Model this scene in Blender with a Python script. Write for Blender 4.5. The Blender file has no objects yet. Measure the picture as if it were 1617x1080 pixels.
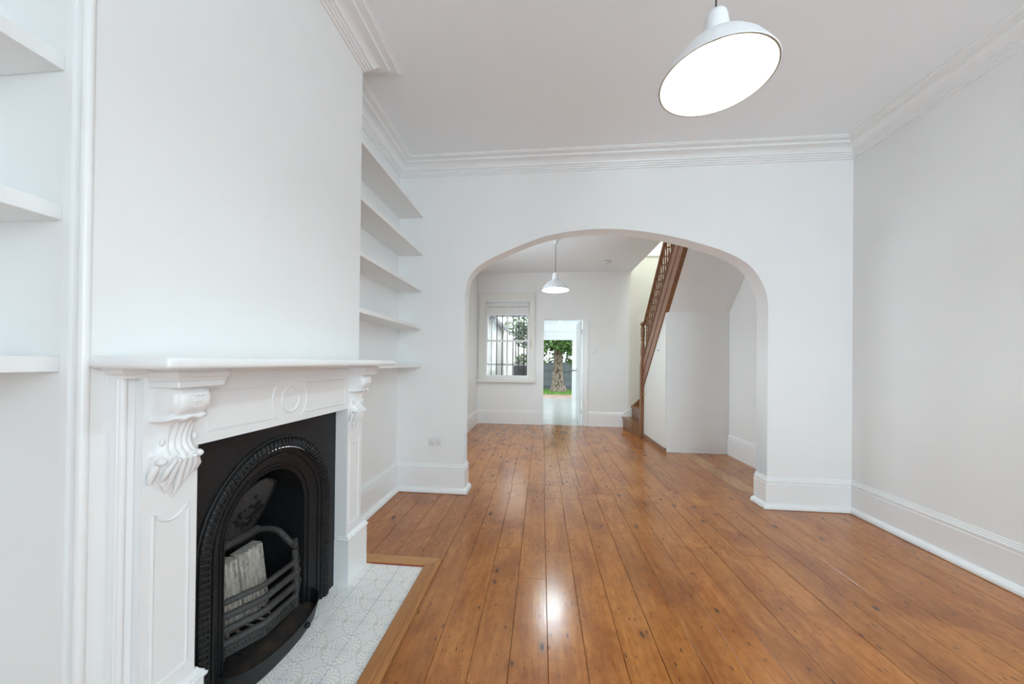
import bpy, bmesh, math, random
from mathutils import Vector, Matrix
random.seed(7)
R = math.radians
scn = bpy.context.scene
COL = scn.collection
pi = math.pi

# ------------------------------------------------------------------ camera
EYE = 1.19
F_PX, YAW, PITCH, ROLL, CX, CY = 557.84, -0.0985, 0.0055, 0.0111, 799.58, 568.83
fw = Vector((math.sin(YAW) * math.cos(PITCH), math.cos(YAW) * math.cos(PITCH), math.sin(PITCH)))
rt = Vector((math.cos(YAW), -math.sin(YAW), 0))
up = rt.cross(fw)
r2 = rt * math.cos(ROLL) + up * math.sin(ROLL)
u2 = -rt * math.sin(ROLL) + up * math.cos(ROLL)
cd = bpy.data.cameras.new('camera')
cam = bpy.data.objects.new('camera', cd)
COL.objects.link(cam)
cd.sensor_width = 36
cd.lens = F_PX / 1617 * 36
cd.shift_x = (808.5 - CX) / 1617
cd.shift_y = (CY - 540) / 1617
cd.clip_start = 0.02
cam.matrix_world = Matrix(((r2.x, u2.x, -fw.x, 0), (r2.y, u2.y, -fw.y, 0), (r2.z, u2.z, -fw.z, EYE), (0, 0, 0, 1)))
scn.camera = cam

# ------------------------------------------------------------------ world, daylight, exposure
scn.view_settings.view_transform = 'Standard'
scn.view_settings.look = 'None'
scn.view_settings.exposure = 0.44
scn.view_settings.gamma = 1
scn.cycles.diffuse_bounces = 6
scn.cycles.max_bounces = 12
scn.cycles.adaptive_threshold = 0.03
scn.cycles.transparent_max_bounces = 16
w = bpy.data.worlds.new('sky')
scn.world = w
w.use_nodes = True
bg = w.node_tree.nodes['Background']
bg.inputs[0].default_value = (0.86, 0.93, 1.0, 1)
bg.inputs[1].default_value = 2.4


def area(name, loc, rot, sx, sy, power, col=(1, 1, 1)):
    l = bpy.data.lights.new(name, 'AREA')
    l.shape = 'RECTANGLE'
    l.size, l.size_y, l.energy, l.color = sx, sy, power, col
    o = bpy.data.objects.new(name, l)
    COL.objects.link(o)
    o.location = loc
    o.rotation_euler = rot
    return o


# daylight entering by the wide street window behind the camera; side, stair and kitchen openings are unseen, invented to light those rooms
DAY = (0.67, 0.875, 1.0)
area('daylight_street_window', (1.60, -1.98, 1.65), (R(90), 0, 0), 1.5, 2.1, 55, DAY)
area('added_side_daylight', (-1.42, 4.45, 1.65), (0, R(-90), 0), 1.5, 1.4, 16, DAY)  # added light behind an invented window, brightens the back room
area('added_stair_daylight', (2.1, 5.4, 5.55), (0, 0, 0), 0.7, 1.6, 40, (0.85, 0.93, 0.95))  # unseen source made up to light the stairwell from above
area('added_kitchen_daylight', (2.42, 9.7, 1.45), (0, R(90), 0), 1.0, 2.5, 26, DAY)  # added light outside an invented opening, brightens the kitchen

# ------------------------------------------------------------------ materials
MATS = {}


class NT:
    def __init__(s, name):
        s.m = bpy.data.materials.new(name)
        s.m.use_nodes = True
        s.t = s.m.node_tree
        s.b = s.t.nodes['Principled BSDF']
        s.out = s.t.nodes['Material Output']
        MATS[name] = s.m

    def n(s, typ, **kw):
        nd = s.t.nodes.new('ShaderNode' + typ)
        for k, v in kw.items():
            if k.startswith('_'):
                setattr(nd, k[1:], v)
                continue
            key = int(k[1:]) if k[0] == 'i' and k[1:].isdigit() else k
            if isinstance(v, bpy.types.NodeSocket):
                s.t.links.new(v, nd.inputs[key])
            else:
                nd.inputs[key].default_value = v
        return nd

    def link(s, a, key):
        s.t.links.new(a, s.b.inputs[key])

    def math(s, op, a, b=0.0, clamp=False):
        return s.n('Math', _operation=op, i0=a, i1=b, _use_clamp=clamp).outputs[0]

    def mix(s, fac, a, b, blend='MIX'):
        nd = s.t.nodes.new('ShaderNodeMix')
        nd.data_type = 'RGBA'
        nd.blend_type = blend
        for k, v in ((0, fac), (6, a), (7, b)):
            if isinstance(v, bpy.types.NodeSocket):
                s.t.links.new(v, nd.inputs[k])
            else:
                nd.inputs[k].default_value = v
        return nd.outputs[2]

    def ramp(s, fac, stops):
        nd = s.n('ValToRGB', i0=fac)
        el = nd.color_ramp.elements
        while len(el) < len(stops):
            el.new(0.5)
        for e, (p, c) in zip(el, stops):
            e.position = p
            e.color = c if len(c) == 4 else (*c, 1)
        return nd.outputs[0]

    def bump(s, h, strength, dist):
        nd = s.n('Bump', Strength=strength, Distance=dist, Height=h)
        s.link(nd.outputs[0], 'Normal')
        s.link(nd.outputs[0], 'Coat Normal')


def plain(name, col, rough=0.5, bump=0.0, bscale=60.0, var=0.0, metal=0.0, spec=0.5, vscale=3.0):
    t = NT(name)
    t.b.inputs['Base Color'].default_value = (*col, 1)
    t.b.inputs['Roughness'].default_value = rough
    t.b.inputs['Metallic'].default_value = metal
    t.b.inputs['Specular IOR Level'].default_value = spec
    co = t.n('TexCoord').outputs['Object']
    if var:
        nz = t.n('TexNoise', Vector=co, Scale=vscale, Detail=4.0).outputs[0]
        t.link(t.ramp(nz, [(0.3, tuple(c * (1 - var) for c in col)), (0.7, tuple(min(1, c * (1 + var)) for c in col))]), 'Base Color')
    if bump:
        nz = t.n('TexNoise', Vector=co, Scale=bscale, Detail=5.0).outputs[0]
        t.bump(nz, bump, 0.01)
    return t


plain('wall_paint', (0.87, 0.87, 0.86), 0.62, 0.06, 14, 0.012)
plain('ceiling_paint', (0.90, 0.92, 0.935), 0.75, 0.03, 20)
plain('gloss_paint', (0.88, 0.88, 0.875), 0.32, 0.05, 22, 0.012)
plain('cream_paint', (0.83, 0.822, 0.775), 0.5, 0.04, 20)
plain('stair_wall_paint', (0.80, 0.79, 0.70), 0.6, 0.04, 20)
plain('shelf_paint', (0.87, 0.87, 0.855), 0.45, 0.04, 20)
plain('cast_iron', (0.010, 0.0105, 0.0115), 0.48, 0.2, 90, 0.25, spec=0.35)
plain('grate_iron', (0.045, 0.044, 0.043), 0.5, 0.5, 120, 0.4, spec=0.4)
plain('soot_iron', (0.008, 0.008, 0.009), 0.7, 0.4, 90, 0.3, spec=0.3)
plain('enamel_white', (0.84, 0.85, 0.86), 0.28)
plain('enamel_inside', (0.85, 0.85, 0.58), 0.5)
plain('rim_beige', (0.42, 0.38, 0.30), 0.5)
plain('cord_grey', (0.06, 0.06, 0.06), 0.6)
plain('plastic_white', (0.80, 0.80, 0.79), 0.35)
plain('slot_dark', (0.05, 0.05, 0.05), 0.7)
plain('seal_red', (0.28, 0.03, 0.02), 0.6)
plain('joint_dark', (0.035, 0.018, 0.009), 0.9)
plain('grout', (0.035, 0.035, 0.033), 0.9)
plain('fabric_blind', (0.82, 0.82, 0.80), 0.8, 0.1, 200)
plain('bar_metal', (0.012, 0.013, 0.015), 0.6, spec=0.2)
plain('grey_metal', (0.45, 0.47, 0.50), 0.5)
plain('brass', (0.55, 0.45, 0.22), 0.35, metal=0.8)
plain('render_white', (0.86, 0.85, 0.80), 0.8, 0.1, 30)
plain('roof_grey', (0.12, 0.13, 0.14), 0.7)
plain('paling_grey', (0.16, 0.185, 0.205), 0.75, 0.3, 40, 0.2)
plain('dirt', (0.36, 0.26, 0.20), 0.95, 0.4, 20, 0.2)
plain('lawn', (0.16, 0.30, 0.06), 0.95, 0.5, 30, 0.3)
plain('paving', (0.42, 0.41, 0.39), 0.9, 0.2, 20, 0.1)
plain('tile_floor', (0.66, 0.66, 0.62), 0.22, 0.02, 8, 0.05)
plain('outer_brick', (0.5, 0.46, 0.42), 0.9)
plain('crate_dark', (0.03, 0.035, 0.04), 0.7, 0.2, 30, 0.3)


def wood(name, stops, rough=0.2, grain=1.0, axis=1, knots=0.0, rnd=0.22, coat=0.0, wave=0.0, spec=0.5):
    t = NT(name)
    tc = t.n('TexCoord').outputs['Object']
    oi = t.n('ObjectInfo').outputs['Random']
    off = t.n('CombineXYZ', X=t.math('MULTIPLY', oi, 37.0), Y=t.math('MULTIPLY', oi, 91.0), Z=t.math('MULTIPLY', oi, 13.0)).outputs[0]
    v = t.n('VectorMath', _operation='ADD', i0=tc, i1=off).outputs[0]
    sc = [14.0, 14.0, 14.0]
    sc[axis] = 1.1
    m1 = t.n('Mapping', Vector=v, Scale=tuple(sc)).outputs[0]
    g1 = t.n('TexNoise', Vector=m1, Scale=2.2 * grain, Detail=7.0, Roughness=0.62, Distortion=0.9).outputs[0]
    sc2 = [60.0, 60.0, 60.0]
    sc2[axis] = 2.0
    m2 = t.n('Mapping', Vector=v, Scale=tuple(sc2)).outputs[0]
    g2 = t.n('TexNoise', Vector=m2, Scale=2.0 * grain, Detail=4.0).outputs[0]
    g = t.math('ADD', t.math('MULTIPLY', g1, 0.72), t.math('MULTIPLY', g2, 0.28))
    col = t.ramp(g, stops)
    blotch = t.n('TexNoise', Vector=v, Scale=2.6, Detail=3.0).outputs[0]
    col = t.mix(t.math('MULTIPLY', blotch, 0.55), col, (0.78, 0.62, 0.52, 1), 'MULTIPLY')
    if knots:
        wp = t.n('NewGeometry').outputs['Position']
        sm = t.n('TexNoise', Vector=t.n('Mapping', Vector=wp, Scale=(2.2, 1.1, 1.0)).outputs[0], Scale=1.6, Detail=6.0, Roughness=0.65, Distortion=0.6).outputs[0]
        col = t.mix(t.ramp(sm, [(0.36, (0.75, 0.75, 0.75)), (0.56, (0.0, 0.0, 0.0))]), col, (0.62, 0.50, 0.46, 1), 'MULTIPLY')
        mo = t.n('TexNoise', Vector=t.n('Mapping', Vector=v, Scale=(1.0, 0.45, 1.0)).outputs[0], Scale=46.0, Detail=5.0, Roughness=0.7).outputs[0]
        col = t.mix(1.0, col, t.ramp(mo, [(0.30, (0.70, 0.66, 0.62)), (0.52, (0.93, 0.93, 0.93)), (0.72, (1.0, 1.0, 1.0))]), 'MULTIPLY')
        st_ = t.n('TexNoise', Vector=t.n('Mapping', Vector=v, Scale=(10.0, 3.0, 1.0)).outputs[0], Scale=2.4, Detail=8.0, Roughness=0.75).outputs[0]
        col = t.mix(t.ramp(st_, [(0.60, (0, 0, 0)), (0.74, (0.55, 0.55, 0.55))]), col, (0.16, 0.07, 0.035, 1))
    val = t.math('ADD', t.math('MULTIPLY', oi, 2 * rnd), 1.0 - rnd)
    hsv = t.n('HueSaturation', Value=val, Color=col)
    col = hsv.outputs[0]
    h = g2
    if knots:
        sk = [9.0, 9.0, 9.0]
        sk[axis] = 4.0
        dn = t.n('TexNoise', Vector=v, Scale=16.0, Detail=3.0).outputs['Color']
        vd = t.n('VectorMath', _operation='ADD', i0=v, i1=t.n('VectorMath', _operation='SCALE', i0=dn, Scale=0.02).outputs[0]).outputs[0]
        mk = t.n('Mapping', Vector=vd, Scale=tuple(sk)).outputs[0]
        vo = t.n('TexVoronoi', _voronoi_dimensions='2D', Vector=mk, Scale=1.0, Randomness=1.0)
        pick = t.n('SeparateColor', Color=vo.outputs['Color']).outputs[0]
        size = t.math('MULTIPLY', t.math('GREATER_THAN', pick, 0.80), t.math('MULTIPLY', t.math('SUBTRACT', pick, 0.72), 0.42))
        k = t.math('SUBTRACT', size, vo.outputs['Distance'])
        k = t.math('MULTIPLY', k, 22.0, True)
        col = t.mix(t.math('MULTIPLY', k, knots), col, (0.045, 0.018, 0.008, 1))
        halo = t.math('MULTIPLY', t.math('SUBTRACT', t.math('MULTIPLY', size, 2.6), vo.outputs['Distance']), 6.0, True)
        col = t.mix(t.math('MULTIPLY', halo, 0.35 * knots), col, (0.16, 0.055, 0.018, 1))
        # fine pits and scratches
        sp = [120.0, 120.0, 120.0]
        sp[axis] = 40.0
        mp = t.n('Mapping', Vector=vd, Scale=tuple(sp)).outputs[0]
        vp = t.n('TexVoronoi', _voronoi_dimensions='2D', Vector=mp, Scale=0.35)
        pp = t.n('SeparateColor', Color=vp.outputs['Color']).outputs[1]
        pit = t.math('MULTIPLY', t.math('LESS_THAN', vp.outputs['Distance'], t.math('MULTIPLY', t.math('SUBTRACT', pp, 0.80), 0.95)), t.math('GREATER_THAN', pp, 0.82))
        col = t.mix(t.math('MULTIPLY', pit, 0.72 * knots), col, (0.05, 0.022, 0.01, 1))
    t.link(col, 'Base Color')
    t.b.inputs['Roughness'].default_value = rough
    t.b.inputs['Specular IOR Level'].default_value = spec
    t.b.inputs['Coat Weight'].default_value = coat
    t.b.inputs['Coat Roughness'].default_value = 0.13
    if wave:
        lw = t.n('TexNoise', Vector=v, Scale=7.0, Detail=3.0).outputs[0]
        h = t.math('ADD', t.math('MULTIPLY', lw, wave), t.math('MULTIPLY', g2, 0.35))
    t.bump(h, 0.07, 0.012)
    return t


wood('floor_pine', [(0.24, (0.24, 0.071, 0.014)), (0.40, (0.47, 0.167, 0.032)), (0.58, (0.56, 0.218, 0.046)), (0.78, (0.68, 0.31, 0.082))],
     0.20, 1.0, 1, 1.0, 0.07, 0.0, 1.0, 0.65)
wood('floor_pine_pale', [(0.2, (0.36, 0.16, 0.06)), (0.5, (0.56, 0.30, 0.13)), (0.8, (0.66, 0.38, 0.18))], 0.25, 1.0, 1, 0.8, 0.10, 0, 1.0)
wood('border_oak', [(0.2, (0.30, 0.12, 0.035)), (0.5, (0.45, 0.20, 0.065)), (0.8, (0.55, 0.28, 0.10))], 0.38, 1.2, 1, 0.0, 0.05)
wood('border_oak_cross', [(0.2, (0.38, 0.17, 0.05)), (0.5, (0.52, 0.26, 0.09)), (0.8, (0.60, 0.33, 0.13))], 0.38, 1.2, 0, 0.0, 0.05)
wood('stair_timber', [(0.2, (0.20, 0.105, 0.066)), (0.5, (0.31, 0.175, 0.115)), (0.8, (0.40, 0.24, 0.165))], 0.35, 0.8, 1, 0.0, 0.12)
wood('turned_timber', [(0.2, (0.14, 0.062, 0.026)), (0.5, (0.26, 0.12, 0.052)), (0.8, (0.36, 0.175, 0.08))], 0.3, 0.8, 2, 0.0, 0.15)
wood('tread_timber', [(0.2, (0.14, 0.055, 0.02)), (0.5, (0.26, 0.12, 0.045)), (0.8, (0.36, 0.17, 0.06))], 0.3, 0.8, 0, 0.0, 0.12)

# hearth tile: pale glaze with a printed corner medallion of petals
t = NT('hearth_tile')
uv = t.n('TexCoord').outputs['Generated']
sx = t.n('SeparateXYZ', Vector=uv)
du = t.math('SUBTRACT', 0.5, t.math('ABSOLUTE', t.math('SUBTRACT', sx.outputs[0], 0.5)))
dv = t.math('SUBTRACT', 0.5, t.math('ABSOLUTE', t.math('SUBTRACT', sx.outputs[1], 0.5)))
rad = t.math('SQRT', t.math('ADD', t.math('MULTIPLY', du, du), t.math('MULTIPLY', dv, dv)))
ang = t.math('ARCTAN2', dv, du)
pet = t.math('SINE', t.math('MULTIPLY', ang, 16.0))
ring = t.math('SINE', t.math('MULTIPLY', rad, 46.0))
inner = t.math('LESS_THAN', rad, 0.47)
lines = t.math('MULTIPLY', t.math('GREATER_THAN', t.math('MULTIPLY', pet, ring), 0.12), inner)
edge = t.math('LESS_THAN', t.math('ABSOLUTE', t.math('SUBTRACT', rad, 0.49)), 0.014)
nz = t.n('TexNoise', Vector=t.n('Mapping', Vector=uv, Scale=(9, 9, 1)).outputs[0], Scale=1.3, Detail=2.0, Distortion=2.0).outputs[0]
lace = t.math('MULTIPLY', t.math('GREATER_THAN', t.math('SINE', t.math('MULTIPLY', nz, 40.0)), 0.2), t.math('SUBTRACT', 1.0, inner))
tone = t.ramp(rad, [(0.0, (0.42, 0.42, 0.43)), (0.2, (0.50, 0.50, 0.50)), (0.28, (0.66, 0.61, 0.50)), (0.6, (0.64, 0.61, 0.55))])
base = t.mix(t.math('MULTIPLY', t.math('MAXIMUM', lines, edge), 0.62), (0.94, 0.94, 0.925, 1), tone)
base = t.mix(t.math('MULTIPLY', lace, 0.45), base, (0.60, 0.59, 0.575, 1))
t.link(base, 'Base Color')
t.b.inputs['Roughness'].default_value = 0.25

# fluted fire brick with soot
t = NT('fire_brick')
co = t.n('TexCoord').outputs['Object']
nz = t.n('TexNoise', Vector=t.n('Mapping', Vector=co, Scale=(30, 60, 16)).outputs[0], Scale=2.0, Detail=6.0, Roughness=0.7).outputs[0]
t.link(t.ramp(nz, [(0.30, (0.05, 0.04, 0.035)), (0.40, (0.42, 0.37, 0.31)), (0.55, (0.64, 0.59, 0.52)), (0.8, (0.72, 0.68, 0.62))]), 'Base Color')
t.b.inputs['Roughness'].default_value = 0.95
t.bump(nz, 0.5, 0.01)

# rusty ash pan inside
t = NT('rust_pan')
co = t.n('TexCoord').outputs['Object']
nz = t.n('TexNoise', Vector=co, Scale=14.0, Detail=5.0).outputs[0]
t.link(t.ramp(nz, [(0.35, (0.02, 0.02, 0.022)), (0.55, (0.045, 0.034, 0.025)), (0.78, (0.10, 0.065, 0.04))]), 'Base Color')
t.b.inputs['Roughness'].default_value = 0.6

# bark
t = NT('bark')
co = t.n('TexCoord').outputs['Object']
vo = t.n('TexVoronoi', Vector=t.n('Mapping', Vector=co, Scale=(14, 14, 7)).outputs[0], Scale=1.0)
t.link(t.ramp(vo.outputs['Distance'], [(0.1, (0.36, 0.31, 0.25)), (0.5, (0.26, 0.21, 0.165)), (0.8, (0.08, 0.06, 0.045))]), 'Base Color')
t.b.inputs['Roughness'].default_value = 0.95
t.bump(vo.outputs['Distance'], 1.0, -0.04)

for nm, c in (('leaf_green', (0.075, 0.16, 0.035)), ('leaf_dark', (0.035, 0.085, 0.025))):
    t = NT(nm)
    nz = t.n('TexNoise', Vector=t.n('TexCoord').outputs['Object'], Scale=5.0, Detail=3.0).outputs[0]
    t.link(t.ramp(nz, [(0.3, tuple(x * 0.5 for x in c)), (0.7, tuple(x * 1.6 for x in c))]), 'Base Color')
    t.b.inputs['Roughness'].default_value = 0.55

# window glass: clear, with a faint reflection
t = NT('glass')
tr = t.n('BsdfTransparent', Color=(0.97, 0.98, 0.97, 1))
gl = t.n('BsdfGlossy', Color=(1, 1, 1, 1), Roughness=0.0)
mx = t.n('MixShader', i0=0.06, i1=tr.outputs[0], i2=gl.outputs[0])
t.t.links.new(mx.outputs[0], t.out.inputs[0])

for nm, e in (('lamp_glow', 350), ('lamp_glow_back', 470)):
    t = NT(nm)
    t.b.inputs['Base Color'].default_value = (1, 0.97, 0.85, 1)
    t.b.inputs['Emission Color'].default_value = (0.72, 0.87, 0.95, 1)
    t.b.inputs['Emission Strength'].default_value = e

t = NT('downlight_glow')
t.b.inputs['Emission Color'].default_value = (1.0, 0.97, 0.9, 1)
t.b.inputs['Emission Strength'].default_value = 6

# ------------------------------------------------------------------ mesh builders
WO = {}   # world origin of each object


class MB:
    def __init__(s):
        s.v, s.f = [], []

    def add(s, vs, fs):
        k = len(s.v)
        s.v += [tuple(map(float, p)) for p in vs]
        s.f += [tuple(i + k for i in f) for f in fs]
        return s

    def box(s, x0, x1, y0, y1, z0, z1):
        if x0 > x1: x0, x1 = x1, x0
        if y0 > y1: y0, y1 = y1, y0
        if z0 > z1: z0, z1 = z1, z0
        return s.add([(x0, y0, z0), (x1, y0, z0), (x1, y1, z0), (x0, y1, z0), (x0, y0, z1), (x1, y0, z1), (x1, y1, z1), (x0, y1, z1)],
                     [(3, 2, 1, 0), (4, 5, 6, 7), (0, 1, 5, 4), (1, 2, 6, 5), (2, 3, 7, 6), (3, 0, 4, 7)])

    def rbox(s, x0, x1, y0, y1, z0, z1, r=0.004, seg=1):
        bm = bmesh.new()
        bmesh.ops.create_cube(bm, size=1)
        for v in bm.verts:
            v.co = Vector(((x0 + x1) / 2 + v.co.x * (x1 - x0), (y0 + y1) / 2 + v.co.y * (y1 - y0), (z0 + z1) / 2 + v.co.z * (z1 - z0)))
        bmesh.ops.bevel(bm, geom=list(bm.edges), offset=r, segments=seg, affect='EDGES', profile=0.5)
        return s.bm(bm)

    def bm(s, bm):
        bm.verts.index_update()
        s.add([v.co for v in bm.verts], [tuple(v.index for v in f.verts) for f in bm.faces])
        bm.free()
        return s

    def prism(s, poly, axis, a, b):
        """poly: 2D points; axis 0: (y,z) extruded in x; 1: (x,z) in y; 2: (x,y) in z"""
        def P(p, t):
            return {0: (t, p[0], p[1]), 1: (p[0], t, p[1]), 2: (p[0], p[1], t)}[axis]
        n = len(poly)
        ar = sum(poly[i][0] * poly[(i + 1) % n][1] - poly[(i + 1) % n][0] * poly[i][1] for i in range(n))
        if (ar < 0) != (axis == 1): poly = poly[::-1]
        if a > b: a, b = b, a
        vs = [P(p, a) for p in poly] + [P(p, b) for p in poly]
        fs = [tuple(reversed(range(n))), tuple(range(n, 2 * n))] + [(i, (i + 1) % n, n + (i + 1) % n, n + i) for i in range(n)]
        return s.add(vs, fs)

    def lathe(s, prof, n=32, c=(0, 0, 0), caps=True):
        """prof: (r,z) list from bottom to top"""
        vs, fs = [], []
        for r, z in prof:
            for i in range(n):
                a = 2 * pi * i / n
                vs.append((c[0] + r * math.cos(a), c[1] + r * math.sin(a), c[2] + z))
        for j in range(len(prof) - 1):
            for i in range(n):
                k = (i + 1) % n
                fs.append((j * n + i, j * n + k, (j + 1) * n + k, (j + 1) * n + i))
        if caps:
            fs.append(tuple(reversed(range(n))))
            fs.append(tuple(range((len(prof) - 1) * n, len(prof) * n)))
        return s.add(vs, fs)

    def tube(s, pts, r, n=8, flat=1.0, closed=False, ref=None):
        pts = [Vector(p) for p in pts]
        rr = r if isinstance(r, (list, tuple)) else [r] * len(pts)
        vs, fs = [], []
        prev = None
        m = len(pts)
        for i, p in enumerate(pts):
            if closed:
                d = pts[(i + 1) % m] - pts[i - 1]
            else:
                d = pts[min(i + 1, m - 1)] - pts[max(i - 1, 0)]
            d.normalize()
            if ref:
                a = (Vector(ref) - d * d.dot(Vector(ref))).normalized()
            elif prev is None:
                up_ = Vector((0, 0, 1)) if abs(d.z) < 0.9 else Vector((1, 0, 0))
                a = d.cross(up_).normalized()
            else:
                a = (prev - d * prev.dot(d)).normalized()
            prev = a
            b = d.cross(a)
            for k in range(n):
                t_ = 2 * pi * k / n
                vs.append(p + a * math.cos(t_) * rr[i] + b * math.sin(t_) * rr[i] * flat)
        segs = m if closed else m - 1
        for j in range(segs):
            j2 = (j + 1) % m
            for k in range(n):
                k2 = (k + 1) % n
                fs.append((j * n + k, j * n + k2, j2 * n + k2, j2 * n + k))
        if not closed:
            fs.append(tuple(reversed(range(n))))
            fs.append(tuple(range((m - 1) * n, m * n)))
        return s.add(vs, fs)

    def ball(s, c, r, n=8, m=6):
        rx, ry, rz = r if isinstance(r, (list, tuple)) else (r, r, r)
        vs = [(c[0], c[1], c[2] - rz)]
        for j in range(1, m):
            b = -pi / 2 + pi * j / m
            for i in range(n):
                a = 2 * pi * i / n
                vs.append((c[0] + rx * math.cos(b) * math.cos(a), c[1] + ry * math.cos(b) * math.sin(a), c[2] + rz * math.sin(b)))
        vs.append((c[0], c[1], c[2] + rz))
        fs = []
        for i in range(n):
            k = (i + 1) % n
            fs.append((0, 1 + k, 1 + i))
            for j in range(m - 2):
                fs.append((1 + j * n + i, 1 + j * n + k, 1 + (j + 1) * n + k, 1 + (j + 1) * n + i))
            fs.append((1 + (m - 2) * n + i, 1 + (m - 2) * n + k, len(vs) - 1))
        return s.add(vs, fs)

    def sweep(s, path, prof, close_prof=True):
        """path: 2D plan polyline; prof: (offset to the right of travel, z). Mitred corners, capped ends."""
        P = [Vector(p) for p in path]
        m = len(P)
        rows = []
        for i in range(m):
            def nrm(a, b):
                d = (b - a).normalized()
                return Vector((d.y, -d.x))
            if i == 0: mv = nrm(P[0], P[1])
            elif i == m - 1: mv = nrm(P[-2], P[-1])
            else:
                n1, n2 = nrm(P[i - 1], P[i]), nrm(P[i], P[i + 1])
                mv = (n1 + n2) / (1 + n1.dot(n2))
            rows.append([(P[i].x + mv.x * o, P[i].y + mv.y * o, z) for o, z in prof])
        n = len(prof)
        vs = [p for r in rows for p in r]
        fs = []
        for j in range(m - 1):
            for k in range(n if close_prof else n - 1):
                k2 = (k + 1) % n
                fs.append((j * n + k, j * n + k2, (j + 1) * n + k2, (j + 1) * n + k))
        if close_prof:
            fs.append(tuple(range(n)))
            fs.append(tuple(reversed(range((m - 1) * n, m * n))))
        return s.add(vs, fs)

    def wall(s, axis, u0, u1, z0, z1, a, b, holes=()):
        """rectangular wall with rectangular holes; axis 0: plane x in a..b, u=y; axis 1: plane y in a..b, u=x; axis 2: slab z in a..b, u=x, z=y"""
        us = sorted({u0, u1, *[h for H_ in holes for h in H_[:2]]})
        zs = sorted({z0, z1, *[h for H_ in holes for h in H_[2:]]})
        us = [q for q in us if u0 <= q <= u1]
        zs = [q for q in zs if z0 <= q <= z1]
        nu, nz_ = len(us) - 1, len(zs) - 1

        def solid(i, j):
            if not (0 <= i < nu and 0 <= j < nz_): return False
            cu, cz = (us[i] + us[i + 1]) / 2, (zs[j] + zs[j + 1]) / 2
            return not any(h[0] < cu < h[1] and h[2] < cz < h[3] for h in holes)

        def P(u, z, d):
            return {0: (d, u, z), 1: (u, d, z), 2: (u, z, d)}[axis]
        vid = {}
        vs, fs = [], []

        def V(i, j, d):
            if (i, j, d) not in vid:
                vid[(i, j, d)] = len(vs)
                vs.append(P(us[i], zs[j], d))
            return vid[(i, j, d)]
        for i in range(nu):
            for j in range(nz_):
                if not solid(i, j): continue
                fs.append((V(i, j, a), V(i + 1, j, a), V(i + 1, j + 1, a), V(i, j + 1, a)))
                fs.append((V(i, j, b), V(i, j + 1, b), V(i + 1, j + 1, b), V(i + 1, j, b)))
                for (di, dj, p, q) in ((-1, 0, (i, j), (i, j + 1)), (1, 0, (i + 1, j), (i + 1, j + 1)), (0, -1, (i, j), (i + 1, j)), (0, 1, (i, j + 1), (i + 1, j + 1))):
                    if not solid(i + di, j + dj):
                        fs.append((V(*p, a), V(*q, a), V(*q, b), V(*p, b)))
        return s.add(vs, fs)

    def build(s, name, mat, parent=None, smooth=0.0, origin=None, fix=True):
        me = bpy.data.meshes.new(name)
        if origin is None:
            lo = [min(p[i] for p in s.v) for i in range(3)]
            hi = [max(p[i] for p in s.v) for i in range(3)]
            origin = ((lo[0] + hi[0]) / 2, (lo[1] + hi[1]) / 2, lo[2])
        O = Vector(origin)
        me.from_pydata([Vector(p) - O for p in s.v], [], s.f)
        if fix:
            bm = bmesh.new()
            bm.from_mesh(me)
            bmesh.ops.remove_doubles(bm, verts=bm.verts, dist=1e-5)
            bmesh.ops.recalc_face_normals(bm, faces=bm.faces)
            bm.to_mesh(me)
            bm.free()
        me.materials.append(MATS[mat])
        if smooth:
            me.shade_smooth()
            me.set_sharp_from_angle(angle=R(smooth))
        o = bpy.data.objects.new(name, me)
        COL.objects.link(o)
        if parent:
            o.parent = parent
            o.location = O - WO[parent]
        else:
            o.location = O
        WO[o] = O
        return o


def tag(o, label=None, cat=None, group=None, kind=None):
    if label: o['label'] = label
    if cat: o['category'] = cat
    if group: o['group'] = group
    if kind: o['kind'] = kind
    return o


def thing(name, label, cat, loc, group=None):
    o = bpy.data.objects.new(name, None)
    o.empty_display_size = 0.05
    COL.objects.link(o)
    o.location = loc
    WO[o] = Vector(loc)
    return tag(o, label, cat, group)


def struct(o, label):
    return tag(o, label, kind='structure')


def box(name, mat, b, parent=None, r=0.0, seg=1):
    m = MB()
    if r: m.rbox(*b, r=r, seg=seg)
    else: m.box(*b)
    return m.build(name, mat, parent, 30 if seg > 1 else 0)


# ------------------------------------------------------------------ dimensions
XL, XR, D, H = -1.321, 2.5345, 3.1565, 2.999     # front room
D2 = 3.31                                        # back of the arch wall
A0, A1 = -0.694, 1.886                           # arch jambs
XB, Y0, Y1 = -1.060, 0.722, 1.968                # chimney breast
YF = -1.85                                       # street wall
BX0, BX1, BY, H2 = -1.242, 2.485, 6.83, 2.925    # back room
FC = 1.366                                       # fireplace centre line

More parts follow.
